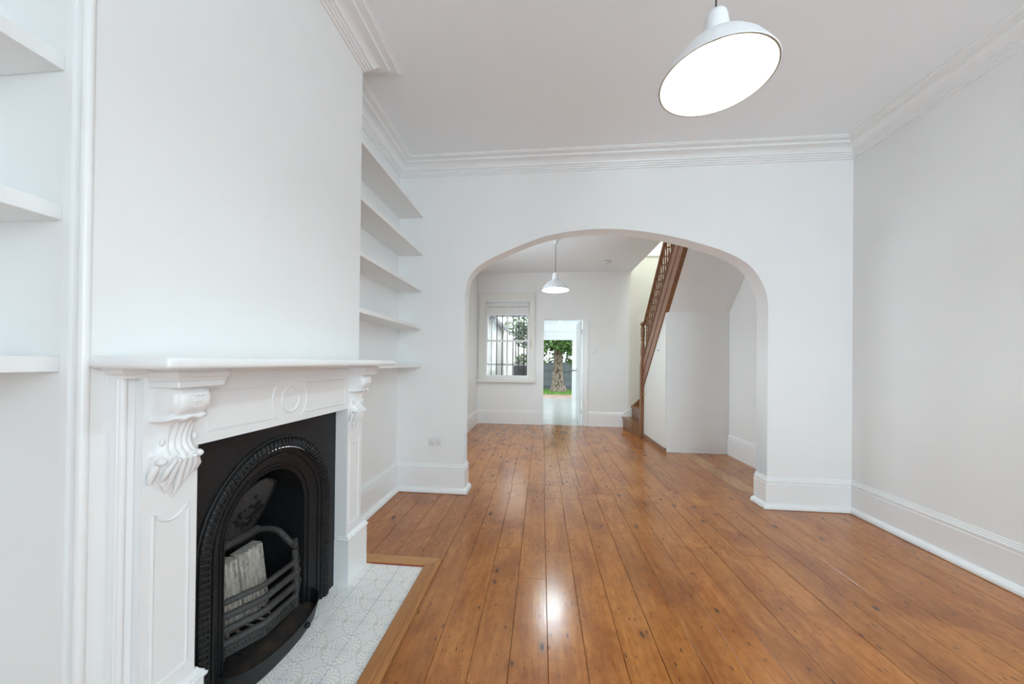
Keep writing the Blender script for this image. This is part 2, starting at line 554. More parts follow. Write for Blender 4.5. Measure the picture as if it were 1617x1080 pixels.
# ------------------------------------------------------------------ shell
struct(MB().wall(0, YF - .12, Y0 + .05, 0, 3.1, XL - .12, XL).build('wall_left', 'wall_paint'), 'white painted wall of the shelf recess nearest the viewer')
struct(MB().wall(0, Y1 - .05, D + .02, 0, 3.1, XL - .12, XL).build('wall_left_alcove', 'wall_paint'), 'white painted wall behind the far alcove shelves')
cb = MB().wall(0, Y0, Y1, 0, 3.1, XB - .03, XB, holes=[(.95, 1.782, -1, .94)])
cb.box(XL - .12, XB - .03, Y0, Y0 + .06, 0, 3.1)
cb.box(XL - .12, XB - .03, Y1 - .06, Y1, 0, 3.1)
struct(cb.build('wall_chimney_breast', 'wall_paint'), 'plain white chimney breast above the mantelpiece')
struct(MB().box(XR, XR + .12, YF - .12, D + .02, 0, 3.1).build('wall_right', 'wall_paint'), 'bare pale right-hand wall of the front room')
struct(MB().wall(1, XL - .12, XR + .12, 0, 3.1, YF - .12, YF,
                 holes=[(.85, 2.35, .6, 2.7)]).build('wall_front', 'wall_paint'), 'street wall with a wide window behind the viewer')
for k, x0 in enumerate((.85,)):
    wf = MB()
    for (a, b, c, d) in ((x0, x0 + .06, .6, 2.7), (x0 + 1.44, x0 + 1.5, .6, 2.7), (x0 + .06, x0 + 1.44, .6, .68), (x0 + .06, x0 + 1.44, 2.63, 2.7), (x0 + .06, x0 + 1.44, 1.62, 1.67)):
        wf.box(a, b, YF - .09, YF - .04, c, d)
    struct(wf.build('window_%d' % (k + 2), 'gloss_paint'), 'white sash frame of a street window')

# arch wall
arch = [(A0, 1.60), (A0, 1.727), (-.682, 1.888), (-.63, 2.004), (-.515, 2.096), (-.303, 2.196), (0.0, 2.308), (.295, 2.358), (.596, 2.366),
        (.89, 2.333), (1.206, 2.262), (1.516, 2.158), (1.719, 2.043), (1.826, 1.904), (1.878, 1.755), (A1, 1.60)]


def catmull(P, n=6):
    out = []
    for i in range(len(P) - 1):
        p0, p1, p2, p3 = P[max(i - 1, 0)], P[i], P[i + 1], P[min(i + 2, len(P) - 1)]
        for k in range(n):
            u = k / n
            out.append(tuple(0.5 * (2 * b + (-a + c) * u + (2 * a - 5 * b + 4 * c - d) * u * u + (-a + 3 * b - 3 * c + d) * u ** 3)
                             for a, b, c, d in zip(p0, p1, p2, p3)))
    out.append(P[-1])
    return out


AC = catmull(arch, 6)
m = MB()
n = len(AC)
front, back = [], []
top = 3.1
# strips from the arch contour up to the top, plus piers each side
strip = [(A0, 0.0)] + AC + [(A1, 0.0)]
vs, fs = [], []
for (x, z) in strip:
    for y in (D, D2):
        vs += [(x, y, z), (x, y, top)]
for i in range(len(strip) - 1):
    a, b = i * 4, (i + 1) * 4
    if i not in (0, len(strip) - 2):
        fs.append((a, b, b + 1, a + 1))
        fs.append((a + 2, a + 3, b + 3, b + 2))
    fs.append((a, a + 2, b + 2, b))
m.add(vs, fs)
for xa, xb, zb in ((XL - .12, A0, 0), (A1, XR + .12, 0)):
    for y in (D, D2):
        m.add([(xa, y, 0), (xb, y, 0), (xb, y, top), (xa, y, top)], [(0, 1, 2, 3)])
wf = m.build('wall_far', 'wall_paint', smooth=25)
struct(wf, 'white wall pierced by the wide flattened archway')

struct(MB().box(XL - .12, XR + .12, YF - .12, D2, H, H + .1).build('ceiling', 'ceiling_paint'), 'plain white ceiling of the front room')

# back room
struct(MB().wall(0, D2, BY + .12, 0, 3.2, BX0 - .12, BX0, holes=[(3.75, 5.15, .9, 2.4)]).build('wall_left_back_room', 'wall_paint'), 'left wall of the back room beside the window')  # hole for an invented side window that lights the room
wf = MB()
for (a, b, c, d) in ((3.75, 3.80, .9, 2.4), (5.10, 5.15, .9, 2.4), (3.80, 5.10, .9, .96), (3.80, 5.10, 2.34, 2.4), (3.80, 5.10, 1.63, 1.67), (4.43, 4.47, .96, 2.34)):
    wf.box(BX0 - .09, BX0 - .04, a, b, c, d)
struct(wf.build('window_3', 'gloss_paint'), 'white sash frame of an added, unseen side window lighting the back room')  # unseen window, put in only to bring light into the back room
struct(MB().box(BX1, BX1 + .12, D2, BY + .12, 0, 5.6).build('wall_right_back_room', 'wall_paint'), 'right wall of the back room under the stairs')
WX0, WX1, WZ0, WZ1 = -1.10, -0.235, 0.90, 2.36
DX0, DX1, DZ1 = 0.045, 0.815, 2.04
struct(MB().wall(1, BX0 - .12, 1.64, 0, 3.2, BY, BY + .12, holes=[(WX0, WX1, WZ0, WZ1), (DX0, DX1, -1, DZ1)]).build('wall_back', 'wall_paint'),
       'far white wall with sash window and doorway')
struct(MB().box(1.64, BX1 + .12, BY, BY + .12, 0, 5.6).build('wall_stair_back', 'stair_wall_paint'), 'cream wall at the foot of the stairs')
struct(MB().wall(2, BX0 - .12, BX1 + .12, D2, BY + .12, H2, 3.2, holes=[(1.675, BX1 + .2, 3.75, BY + .2)]).build('ceiling_back_room', 'ceiling_paint'),
       'white ceiling of the back room open over the stairs')
# stairwell above the ceiling
sw = MB().box(1.575, 1.675, 3.75, BY, 3.2, 5.6)
struct(sw.build('wall_stairwell_side', 'stair_wall_paint'), 'cream upper wall of the stairwell')
struct(MB().box(1.575, BX1 + .12, 3.6, 3.75, 3.2, 5.6).build('wall_stairwell_front', 'stair_wall_paint'), 'cream upper end wall of the stairwell')
struct(MB().wall(2, 1.575, BX1 + .12, 3.6, BY + .12, 5.6, 5.7, holes=[(1.72, 2.45, 4.5, 6.3)]).build('ceiling_stairwell', 'ceiling_paint'), 'stairwell ceiling with an added, unseen opening for daylight')  # roof opening is invented, lets light down onto the stairs
struct(MB().sweep([(1.675, BY), (BX1, BY)], [(0, 3.2), (.018, 3.2), (.018, 3.39), (.008, 3.41), (0, 3.41)]).build('baseboard_landing', 'gloss_paint'), 'white landing skirting high in the stairwell')

# cornice
prof = [(0, H - .113), (.011, H - .113), (.012, H - .101), (.022, H - .099), (.024, H - .088), (.033, H - .086), (.034, H - .074), (.046, H - .072),
        (.049, H - .060), (.060, H - .047), (.078, H - .037), (.100, H - .033), (.112, H - .031), (.114, H - .017), (.156, H - .014), (.160, H - .008), (.1675, H - .007), (.1675, H + .001), (0, H + .001)]
struct(MB().sweep([(XL, YF), (XL, Y0), (XB, Y0), (XB, Y1), (XL, Y1), (XL, D), (XR, D), (XR, YF)], prof).build('trim_1', 'gloss_paint', smooth=25),
       'white moulded plaster cornice running round the front room')

# skirtings
SK = [(0, .003), (.046, .003), (.047, .010), (.044, .024), (.036, .036), (.026, .043), (.0185, .045), (.0185, .204), (.013, .207), (.013, .214), (.0175, .218), (.0175, .230), (.010, .234), (.010, .242), (.006, .246), (.004, .258), (0, .260)]
def skirt(name, path, label, prof=SK, mat='gloss_paint'):
    return struct(MB().sweep(path, prof).build(name, mat, smooth=30), label)
skirt('baseboard_left', [(XL, Y1 + .002), (XL, D), (A0, D), (A0, D2)], 'tall white skirting in the alcove and round the arch jamb')
skirt('baseboard_right', [(A1, D2), (A1, D), (XR, D), (XR, YF)], 'tall white skirting from the arch pier along the right wall')
SK2 = [(0, 0), (.022, 0), (.022, .004), (.020, .006), (.020, .225), (.014, .235), (.015, .25), (.006, .262), (0, .264)]
skirt('baseboard_back_left', [(BX0, D2 + .002), (BX0, BY), (DX0 - .001, BY)], 'white skirting under the back window', SK2)
skirt('baseboard_back_right', [(DX1 + .075, BY), (1.56, BY)], 'white skirting between back doorway and stairs', SK2)
skirt('baseboard_hall', [(BX1, 4.958), (BX1, D2 + .002)], 'white skirting on the hall side wall', SK2)

# ------------------------------------------------------------------ floor
fl = MB().box(XL - .1, XR + .1, YF - .1, D2 + .0, -.06, -.022).box(BX0 - .1, BX1 + .1, D2, BY + .12, -.06, -.022).build('floor', 'joint_dark')
struct(fl, 'polished orange-brown pine floorboards')
HX0, HX1, HY0, HY1 = -1.09, -.580, .645, 2.078      # hearth with its border
cnt = 0


def plank(x0, x1, y0, y1, mat='floor_pine', gap=.0016):
    dz = random.uniform(-.0006, .0006)
    m = MB()
    c = .0012
    a, b, p, q = x0 + gap / 2, x1 - gap / 2, y0 + .0008, y1 - .0008
    z = dz
    m.add([(a, p, -.021), (b, p, -.021), (b, q, -.021), (a, q, -.021), (a, p, z - c), (b, p, z - c), (b, q, z - c), (a, q, z - c),
           (a + c, p + c, z), (b - c, p + c, z), (b - c, q - c, z), (a + c, q - c, z)],
          [(3, 2, 1, 0), (0, 1, 5, 4), (1, 2, 6, 5), (2, 3, 7, 6), (3, 0, 4, 7), (4, 5, 9, 8), (5, 6, 10, 9), (6, 7, 11, 10), (7, 4, 8, 11), (8, 9, 10, 11)])
    return m.build('plank', mat, fl, fix=False)


def clip_plank(x0, x1, y0, y1, **k):
    if x1 <= HX1 + .03 and y0 < HY1 and y1 > HY0:
        if y1 > HY1: plank(x0, x1, HY1, y1, **k)
        if y0 < HY0: plank(x0, x1, y0, HY0, **k)
    else:
        plank(x0, x1, y0, y1, **k)


# front-room boards, 153 mm wide
W1 = .1532
xs = [.039 + W1 * k for k in range(-9, 18)]
xs = [x for x in xs if XL < x < XR]
# the hearth border sits on a board edge
edges = [XL] + [x for x in xs if abs(x - HX1) > .05 or True] + [XR]
edges = sorted(set(edges))
for a, b in zip(edges[:-1], edges[1:]):
    mid = (a + b) / 2
    if mid < -.56 and mid > -.66:
        pass
    end = 3.465 if -.42 < mid < .039 else 3.128
    if mid < A0 or mid > A1: end = D
    joints = [YF]
    r = random.random()
    if r < .3: joints.append(random.uniform(-.5, .6))
    elif r < .62: joints.append(random.uniform(1.7, 2.75))
    if .42 < mid < .75: joints = [YF, 2.56]
    joints.append(end)
    g = random.choice((.0014, .0018, .0022, .003))
    for p, q in zip(joints[:-1], joints[1:]):
        if a < HX1 < b and p < HY1 and q > HY0:
            # board notched round the hearth border
            if q > HY1: plank(a, b, HY1, q, gap=g)
            plank(HX1, b, max(p, HY0), min(q, HY1), gap=.001)
            if p < HY0: plank(a, b, p, HY0, gap=g)
        else:
            clip_plank(a, b, p, q, gap=g)
plank(XL, -1.056, Y1, HY1)
# short patch boards in the archway
LE = .039 - 3 * W1
for a, b in ((A0 - .02, -.555), (-.555, LE)): plank(a, b, 3.128, 3.465)
for k in range(12):
    a, b = .039 + k * .155, min(.039 + (k + 1) * .155, A1 + .02)
    j = 3.465 if k % 3 else 3.30
    plank(a, b, 3.128, j)
    if j < 3.4: plank(a, b, j, 3.465)
# back-room boards
W2 = .166
k0 = int((BX0 - .053) / W2) - 1
es = sorted({BX0, BX1, *[.053 + W2 * k for k in range(k0, 20) if BX0 + .03 < .053 + W2 * k < BX1 - .03]})
for a, b in zip(es[:-1], es[1:]):
    mid = (a + b) / 2
    st = 3.465 if A0 < mid < A1 else D2
    pale = 1.86 < mid < 2.1
    if mid > 1.69:
        plank(a, b, max(st, D2) if mid > A1 else st, 4.96, mat='floor_pine_pale' if pale else 'floor_pine', gap=.003)
    else:
        j = random.uniform(4.2, 6.0)
        if mid < 1.5:
            plank(a, b, st, j, gap=random.choice((.002, .003)))
            plank(a, b, j, BY + .02)
        else:
            plank(a, b, st, BY, gap=.002)

# ------------------------------------------------------------------ hearth
hearth = thing('hearth', 'pale patterned tile hearth with a wooden border before the fireplace', 'hearth', ((HX0 + HX1) / 2, FC, 0))
MB().box(HX0, HX1 - .07, HY0 + .07, HY1 - .07, -.02, -.004).build('grout_bed', 'grout', hearth)
ty = [HY0 + .082, .775, .928, 1.081, 1.234, 1.387, 1.540, 1.694, 1.846, HY1 - .084]
tx = [-1.085, -.958, -.802, -.662]
for i in range(len(tx) - 1):
    for j in range(len(ty) - 1):
        b = (tx[i] + .0014, tx[i + 1] - .0014, ty[j] + .0014, ty[j + 1] - .0014)
        mm = MB().box(*b, -.006, .001 + random.uniform(-.0004, .0004))
        mm.build('tile', 'hearth_tile', hearth, fix=False)
# border mouldings
bp = [(0, -.02), (0, .012), (.004, .016), (.044, .016), (.048, .011), (.054, .011), (.057, .015), (.064, .015), (.067, .010), (.073, .010), (.080, .003), (.080, -.02)]
MB().sweep([(-.660, HY0), (-.660, HY1 - .08)], bp).build('border_moulding', 'border_oak', hearth)
MB().add([(-.660, HY1 - .08, .016), (-.616, HY1 - .08, .016), (-.580, HY1 - .08, .006), (-.580, HY1, .002), (-.660, HY1 - .08, -.02), (-.580, HY1 - .08, -.02), (-.580, HY1, -.02)],
         [(0, 1, 2, 3), (4, 0, 3, 6), (2, 5, 6, 3), (0, 4, 5, 2, 1), (4, 6, 5)]).build('border_corner', 'border_oak', hearth)
cr = [(-1.055, HY1), (-.580, HY1), (-.660, HY1 - .08), (-1.055, HY1 - .08)]
MB().prism(cr, 2, -.02, .009).build('border_moulding', 'border_oak_cross', hearth)
MB().box(-.99, -.664, HY1 - .0855, HY1 - .0805, -.004, .004).build('sealant_line', 'seal_red', hearth)

# ------------------------------------------------------------------ mantelpiece
PXF = -1.015      # face of pilasters and frieze
ZO = .934         # top of opening
mant = thing('mantelpiece', 'white painted mantelpiece with carved scroll brackets round the fireplace', 'mantelpiece', (XB, FC, 0))
YL0, YL1 = .812, .958       # near pilaster
YR0, YR1 = 2 * FC - YL1 + .003, 2 * FC - YL0
MXF = -.846
sh = MB().rbox(XB, MXF, Y0 + .004, 2.002, 1.164, 1.194, r=.011, seg=4)
sh.build('mantel_shelf', 'gloss_paint', mant, smooth=40)
MB().sweep([(XB, .775), (-1.022, .775), (-1.022, 2 * FC - .775), (XB, 2 * FC - .775)],
           [(0, 1.138), (.004, 1.138), (.006, 1.146), (.012, 1.148), (.020, 1.157), (.022, 1.164), (0, 1.164)]).build('bed_moulding', 'gloss_paint', mant, smooth=30)
MB().box(XB - .028, PXF, YL0, YR1, ZO, 1.1635).build('frieze', 'gloss_paint', mant)
for (a, b, s) in ((YL0, YL1, 1), (YR0, YR1, -1)):
    MB().box(-1.085 if True else XB, PXF, a, b, .255, ZO).build('pilaster', 'gloss_paint', mant)
    o0 = a - .04 if s > 0 else b
    o1 = a if s > 0 else b + .04
    MB().rbox(XB, -1.036, o0, o1, 0, 1.1635, r=.003).build('outer_moulding', 'gloss_paint', mant)
    bd = o0 + .004 if s > 0 else o1 - .004
    MB().tube([(-1.036, bd + .006 * s, .0), (-1.036, bd + .006 * s, 1.163)], .008, 10).build('bead', 'gloss_paint', mant, smooth=60)
    # plinth with stepped cap
    pa, pb = (a - .052, b + .016) if s > 0 else (a - .002, b + .052)
    pl = MB().box(-1.086, -1.000, pa, pb, .002, .238)
    pl.build('plinth', 'gloss_paint', mant)
    MB().sweep([(XB, pa), (-1.005, pa), (-1.005, pb), (-1.085, pb)], [(0, .238), (.008, .238), (.010, .246), (.004, .250), (.004, .256), (-.004, .262), (-.008, .270), (-.03, .270)]).build('plinth_cap', 'gloss_paint', mant, smooth=20)
    # raised panel outline with a scooped top
    c = (a + b) / 2
    hw = .047
    zt = .775
    pts = [(c - hw, .315), (c + hw, .315), (c + hw, zt)]
    for k in range(1, 12):
        u = k / 12
        pts.append((c + hw - 2 * hw * u, zt - .030 * math.sin(pi * u) ** 0.9))
    pts.append((c - hw, zt))
    MB().tube([(PXF, y, z) for y, z in pts], .0042, 8, closed=True, ref=(1, 0, 0)).build('panel_bead', 'gloss_paint', mant, smooth=60)

    # capital slabs above the bracket
    c0, c1 = (a + b) / 2 - .063, (a + b) / 2 + .072
    MB().rbox(XB, -.927, c0, c1, 1.113, 1.131, r=.002).build('capital', 'gloss_paint', mant)
    MB().sweep([(XB, c0), (-.927, c0), (-.927, c1), (XB, c1)], [(-.02, 1.131), (.001, 1.131), (.003, 1.139), (.006, 1.142), (.009, 1.154), (.004, 1.156), (.004, 1.164), (-.02, 1.164)]).build('capital_moulding', 'gloss_paint', mant, smooth=30)
    # carved bracket: scroll above, acanthus leaf below
    P = [(1.113, .066, .056), (1.098, .078, .057), (1.080, .082, .058), (1.062, .079, .058), (1.046, .070, .057), (1.036, .060, .056), (1.033, .066, .062), (1.026, .064, .062), (1.021, .050, .055), (1.005, .038, .050),
         (.985, .030, .048), (.965, .026, .048), (.948, .028, .052), (.936, .036, .054), (.925, .042, .058), (.912, .043, .060), (.900, .037, .061), (.885, .030, .060), (.868, .024, .056),
         (.850, .018, .046), (.835, .016, .038), (.820, .010, .022), (.808, .004, .006)]
    P = catmull(P, 3)
    N = 33
    vs, fs = [], []
    for j, (z, p, hwid) in enumerate(P):
        for i in range(N):
            u = -1 + 2 * i / (N - 1)
            e = math.sqrt(max(0, 1 - abs(u) ** 6)) if z > 1.02 else math.sqrt(max(0, 1 - abs(u) ** 3.2))
            y = c + u * hwid
            x = p * e
            zz = z
            if z < .93:      # leaf flutes
                rib = math.cos(u * 4.5 * pi)
                fade = min(1, (.93 - z) / .02)
                x += .0055 * rib * e * fade
                zz += .012 * fade * rib * abs(u) ** .5 - .03 * fade * 0 + .018 * fade * abs(u)
                y += .004 * math.sin(u * 9 * pi) * fade
            elif z < 1.02:
                x += .0028 * math.cos(u * 6 * pi) * e
            elif z > 1.036:
                x -= .004 * (abs(abs(u) - .78) < .06)
                x += .003 * (abs(u) > .86)
            if 1.02 < z <= 1.036:
                zz += .003 * math.cos(u * 3 * pi)
            vs.append((PXF - .004 + x + .0, y, zz))
    for j in range(len(P) - 1):
        for i in range(N - 1):
            fs.append((j * N + i, j * N + i + 1, (j + 1) * N + i + 1, (j + 1) * N + i))
    # back of the bracket
    k = len(vs)
    for j in range(len(P)):
        vs += [(PXF - .006, vs[j * N][1], vs[j * N][2]), (PXF - .006, vs[j * N + N - 1][1], vs[j * N + N - 1][2])]
    for j in range(len(P) - 1):
        fs.append((j * N, (j + 1) * N, k + 2 * (j + 1), k + 2 * j))
        fs.append((j * N + N - 1, k + 2 * j + 1, k + 2 * (j + 1) + 1, (j + 1) * N + N - 1))
    cm = MB().add(vs, fs)
    br = cm.build('scroll_bracket', 'gloss_paint', mant, smooth=50)
    # husks on the scroll and the rolled lobes of the leaf
    hk = MB()
    for q, zz in enumerate((1.088, 1.071, 1.055)):
        for dy in (-.007, .007):
            hk.ball((PXF + .0795 - .002 * q - (.004 if q == 2 else 0), c + dy, zz + .003), (.0035, .0065, .0035), 7, 5)
    for u in (-1, 1):
        hk.ball((PXF + .026, c + u * .050, .918), (.014, .012, .011), 9, 6)
        hk.ball((PXF + .020, c + u * .044, .968), (.006, .006, .012), 8, 6)
        hk.tube([(PXF + .016, c + u * .052, .908), (PXF + .012, c + u * .062, .886), (PXF + .004, c + u * .060, .862)], [.009, .009, .004], 8)
    for u, zb in ((-.7, .858), (-.36, .838), (0, .812), (.36, .838), (.7, .858)):
        hk.tube([(PXF + .042, c + u * .036, .918), (PXF + .032, c + u * .052, .895), (PXF + .020, c + u * .056, (zb + .885) / 2), (PXF + .004, c + u * .044, zb)], [.006, .0075, .007, .003], 7)
    tag(hk.build('leaf_carving', 'gloss_paint', br, smooth=60), kind='stuff')
# frieze mouldings: broken panel line and wreath ring
fz = 1.030
for r_, rad in ((.0505, .0048), (.098, .0042)):
    pts = [(PXF, FC - .018 + r_ * math.cos(2 * pi * k / 40), fz + r_ * math.sin(2 * pi * k / 40)) for k in range(40)]
    if r_ > .06:
        for sgn in (0, pi):
            arc = [(PXF, FC - .018 + r_ * math.cos(sgn + t_), fz + r_ * math.sin(sgn + t_)) for t_ in [(-48 + 4 * q) * pi / 180 for q in range(25)]]
            MB().tube(arc, rad, 8, ref=(1, 0, 0)).build('frieze_bead', 'gloss_paint', mant, smooth=60)
    else:
        MB().tube(pts, rad, 8, closed=True, ref=(1, 0, 0)).build('wreath_ring', 'gloss_paint', mant, smooth=60)
for pts in ([(FC - .098, .968), (YL1 + .03, .968), (YL1 + .03, 1.092), (FC - .098, 1.092)], [(FC + .07, .968), (YR0 - .03, .968), (YR0 - .03, 1.092), (FC + .07, 1.092)]):
    MB().tube([(PXF, y, z) for y, z in pts], .0038, 8, ref=(1, 0, 0)).build('frieze_bead', 'gloss_paint', mant, smooth=60)

# ------------------------------------------------------------------ cast-iron fireplace
fire = thing('fireplace', 'black cast-iron arched fireplace insert with beaded edging', 'fireplace', (-1.08, FC, 0))
XI = -1.080
ZC, RO, RB, RI = .515, .352, .302, .214


def archpts(r, n=28, zc=ZC, zb=0.002):
    return [(FC - r, zb)] + [(FC - r * math.cos(pi * k / n), zc + r * math.sin(pi * k / n)) for k in range(n + 1)] + [(FC + r, zb)]


ap = archpts(RB + .006)
# face plate as strips between the arch and the frame
IY0, IY1 = YL1 - .002, YR0 + .002
vs, fs = [], []
plate = MB()
poly_out = []
for (y, z) in ap:
    dy, dz = y - FC, z - ZC
    if z < ZC:
        q = (IY0 if dy < 0 else IY1, z)
    else:
        t1 = ((IY1 if dy > 0 else IY0) - FC) / dy if abs(dy) > 1e-6 else 1e9
        t2 = (ZO - ZC) / dz if dz > 1e-6 else 1e9
        tt = min(t1, t2)
        q = (FC + dy * tt, ZC + dz * tt)
    poly_out.append(q)
for (y, z), (yo, zo) in zip(ap, poly_out):
    vs += [(XI, y, z), (XI, yo, zo)]
for i in range(len(ap) - 1):
    fs.append((2 * i, 2 * i + 1, 2 * i + 3, 2 * i + 2))
for yc in (IY0, IY1):   # fill the two top corners
    k = len(vs)
    side = [i for i, q in enumerate(poly_out) if abs(q[0] - yc) < 1e-6]
    topq = [i for i, q in enumerate(poly_out) if abs(q[1] - ZO) < 1e-6 and abs(q[0] - yc) > 1e-6]
    si = max(side, key=lambda i: poly_out[i][1])
    ti = min(topq, key=lambda i: abs(poly_out[i][0] - yc))
    vs.append((XI, yc, ZO))
    fs.append((2 * si + 1, k, 2 * ti + 1))
plate.add(vs, fs)
plate.build('face_plate', 'cast_iron', fire)
# rounded rims and egg beading of the arch
MB().tube([(XI + .003, y, z) for y, z in archpts(RO)], .006, 8).build('outer_rim', 'cast_iron', fire, smooth=60)
MB().tube([(XI - .002, y, z) for y, z in archpts(.327)], .017, 10).build('bead_channel', 'cast_iron', fire, smooth=60)
MB().tube([(XI + .002, y, z) for y, z in archpts(RB)], .005, 8).build('inner_rim', 'cast_iron', fire, smooth=60)
eg = MB()
path = archpts(.327, 60)
L = [Vector((0, y, z)) for y, z in path]
acc, step = 0.0, .0205
tot = sum((b - a).length for a, b in zip(L[:-1], L[1:]))
pos = .01
while pos < tot:
    d = pos
    for a, b in zip(L[:-1], L[1:]):
        l = (b - a).length
        if d <= l: break
        d -= l
    p = a + (b - a) * (d / l)
    tn = (b - a).normalized()
    nr = Vector((0, tn.z, -tn.y))
    q0, q1 = p - nr * .017, p + nr * .017
    eg.tube([(XI + .008, *(q0 + tn * .006).yz), (XI + .017, *p.yz), (XI + .008, *(q1 - tn * .006).yz)], [.004, .0075, .004], 6)
    pos += step
tag(eg.build('egg_beading', 'cast_iron', fire, smooth=60), kind='stuff')
# splayed inner face
def loft(pa, xa, pb, xb):
    v, f = [], []
    for (p, q) in zip(pa, pb):
        v += [(xa, *p), (xb, *q)]
    for i in range(len(pa) - 1):
        f.append((2 * i, 2 * i + 1, 2 * i + 3, 2 * i + 2))
    return v, f
MB().add(*loft(archpts(RB), XI, archpts(RI), XI - .035)).build('splayed_cheek', 'cast_iron', fire, smooth=40)
for rr_, xx in ((RI + .002, XI - .032), (RI + .022, XI - .024), (RB - .022, XI - .006)):
    MB().tube([(xx, y, z) for y, z in archpts(rr_)], .0042, 6).build('reeded_line', 'cast_iron', fire, smooth=60)
lin = MB().add(*loft(archpts(RI), XI - .035, archpts(RI), -1.36))
bk = archpts(RI)
lin.add([(-1.36, *p) for p in bk], [tuple(range(len(bk)))])
lin.add([(XI - .02, FC - .24, .002), (XI - .02, FC + .24, .002), (-1.37, FC + .24, .002), (-1.37, FC - .24, .002)], [(0, 1, 2, 3)])
lin.build('firebox_lining', 'soot_iron', fire, smooth=40)
# hood plaque leaning forward, with a cast spray
def plq(u, v):      # u -1..1 across, v 0..1 up
    hw = .085 + .030 * math.sin(v * 2.2) - max(0, (v - .78) / .22) ** 2 * .085
    return (-1.255 + .115 * v - .012 * u * u, FC + u * max(hw, .012), .435 + .255 * v)
vs, fs = [], []
for j in range(15):
    for i in range(9):
        vs.append(plq(-1 + i / 4, j / 14))
for j in range(14):
    for i in range(8):
        fs.append((j * 9 + i, j * 9 + i + 1, (j + 1) * 9 + i + 1, (j + 1) * 9 + i))
vs2 = [(x - .012, y, z) for x, y, z in vs]
k = len(vs)
fs2 = [tuple(q + k for q in f[::-1]) for f in fs]
rim = [j * 9 for j in range(15)] + [14 * 9 + i for i in range(1, 9)] + [j * 9 + 8 for j in range(13, -1, -1)] + list(range(7, 0, -1))
fs3 = [(rim[i], rim[(i + 1) % len(rim)], rim[(i + 1) % len(rim)] + k, rim[i] + k) for i in range(len(rim))]
hood = MB().add(vs + vs2, fs + fs2 + fs3).build('hood_plaque', 'grate_iron', fire, smooth=50)
orn = MB()
for u in (-1, 1):
    orn.tube([Vector(plq(u * .86, v / 20)) + Vector((.003, 0, 0)) for v in range(0, 21)], .004, 6)
rs = random.Random(3)
for i in range(46):
    v = .22 + .40 * i / 46
    wdt = .62 * math.sin((v - .15) / .55 * pi) * rs.choice((-1, 1)) * rs.uniform(.1, 1)
    p = Vector(plq(wdt, v))
    orn.ball((p.x + .005, p.y, p.z), (.006, rs.uniform(.004, .008), rs.uniform(.004, .008)), 6, 4)
p = Vector(plq(-.1, .74))
orn.ball((p.x + .004, p.y, p.z), (.006, .007, .011), 7, 5)
tag(orn.build('cast_spray', 'soot_iron', hood, smooth=60), kind='stuff')
# fluted fire bricks sloping behind the basket
for a, b in ((FC - .128, FC - .006), (FC + .010, FC + .128)):
    vs, fs = [], []
    N = 41
    for z, x in ((.04, -1.205), (.365, -1.252)):
        for i in range(N):
            u = i / (N - 1)
            dx = .009 * (1 if math.sin(u * 2 * pi * 5) > 0 else -.2) if .04 < u < .96 else -.006
            vs.append((x + dx, a + (b - a) * u, z))
    for z, x in ((.04, -1.29), (.365, -1.30)):
        vs += [(x, a, z), (x, b, z)]
    for i in range(N - 1):
        fs.append((i, i + 1, N + i + 1, N + i))
    e = 2 * N
    fs += [(N,) + tuple(range(N + 1, 2 * N)) + (e + 3, e + 2), (0, N, e + 2, e), (N - 1, e + 1, e + 3, 2 * N - 1), (e, e + 2, e + 3, e + 1)]
    MB().add(vs, fs).build('brick', 'fire_brick', fire)

grate = thing('fire_grate', 'dark iron fire basket with angled bars inside the fireplace', 'fire grate', (-1.15, FC, .02))
def bar_plan(ex=0.0, dy=0.0):
    return [(-1.152 + ex, FC - .205), (-1.078 + ex, FC - .075 - dy), (-1.072 + ex, FC + .085 + dy), (-1.140 + ex, FC + .200)]
for z, r_, ex in ((.302, .0115, 0), (.252, .014, .004), (.204, .0145, .008), (.158, .0135, .012)):
    pts = [(x, y, z) for x, y in bar_plan(ex)]
    MB().tube(pts, r_, 8).build('bar', 'grate_iron', grate, smooth=50)
lo = bar_plan(.014)
fr = MB()
for (xa, ya), (xb, yb) in zip(lo[:-1], lo[1:]):
    fr.add([(xa, ya, .108), (xb, yb, .108), (xb, yb, .150), (xa, ya, .150), (xa - .012, ya, .108), (xb - .012, yb, .108), (xb - .012, yb, .150), (xa - .012, ya, .150)],
           [(0, 1, 2, 3), (7, 6, 5, 4), (3, 2, 6, 7), (0, 4, 5, 1), (0, 3, 7, 4), (1, 5, 6, 2)])
ff = fr.build('fret_plate', 'grate_iron', grate)
fb = MB()
for (xa, ya), (xb, yb) in zip(lo[:-1], lo[1:]):
    for k in range(1, 12):
        u = k / 12
        fb.ball((xa + (xb - xa) * u + .001, ya + (yb - ya) * u, .129), (.004, .0045, .006 + .004 * (k % 2)), 6, 4)
tag(fb.build('fret_relief', 'grate_iron', ff, smooth=60), kind='stuff')
for (dx, y) in ((0, FC + .105), (-.065, FC - .195), (-.062, FC + .195)):
    MB().tube([(-1.070 + dx, y, .10), (-1.074 + dx, y, .25), (-1.080 + dx, y, .352)], [.012, .012, .010], 8).build('post', 'grate_iron', grate, smooth=60)
MB().tube([(-1.245, FC - .17, .452), (-1.240, FC - .06, .448), (-1.238, FC + .03, .446), (-1.243, FC + .086, .440)], .021, 10, flat=.9).build('back_rim', 'grate_iron', grate, smooth=60)
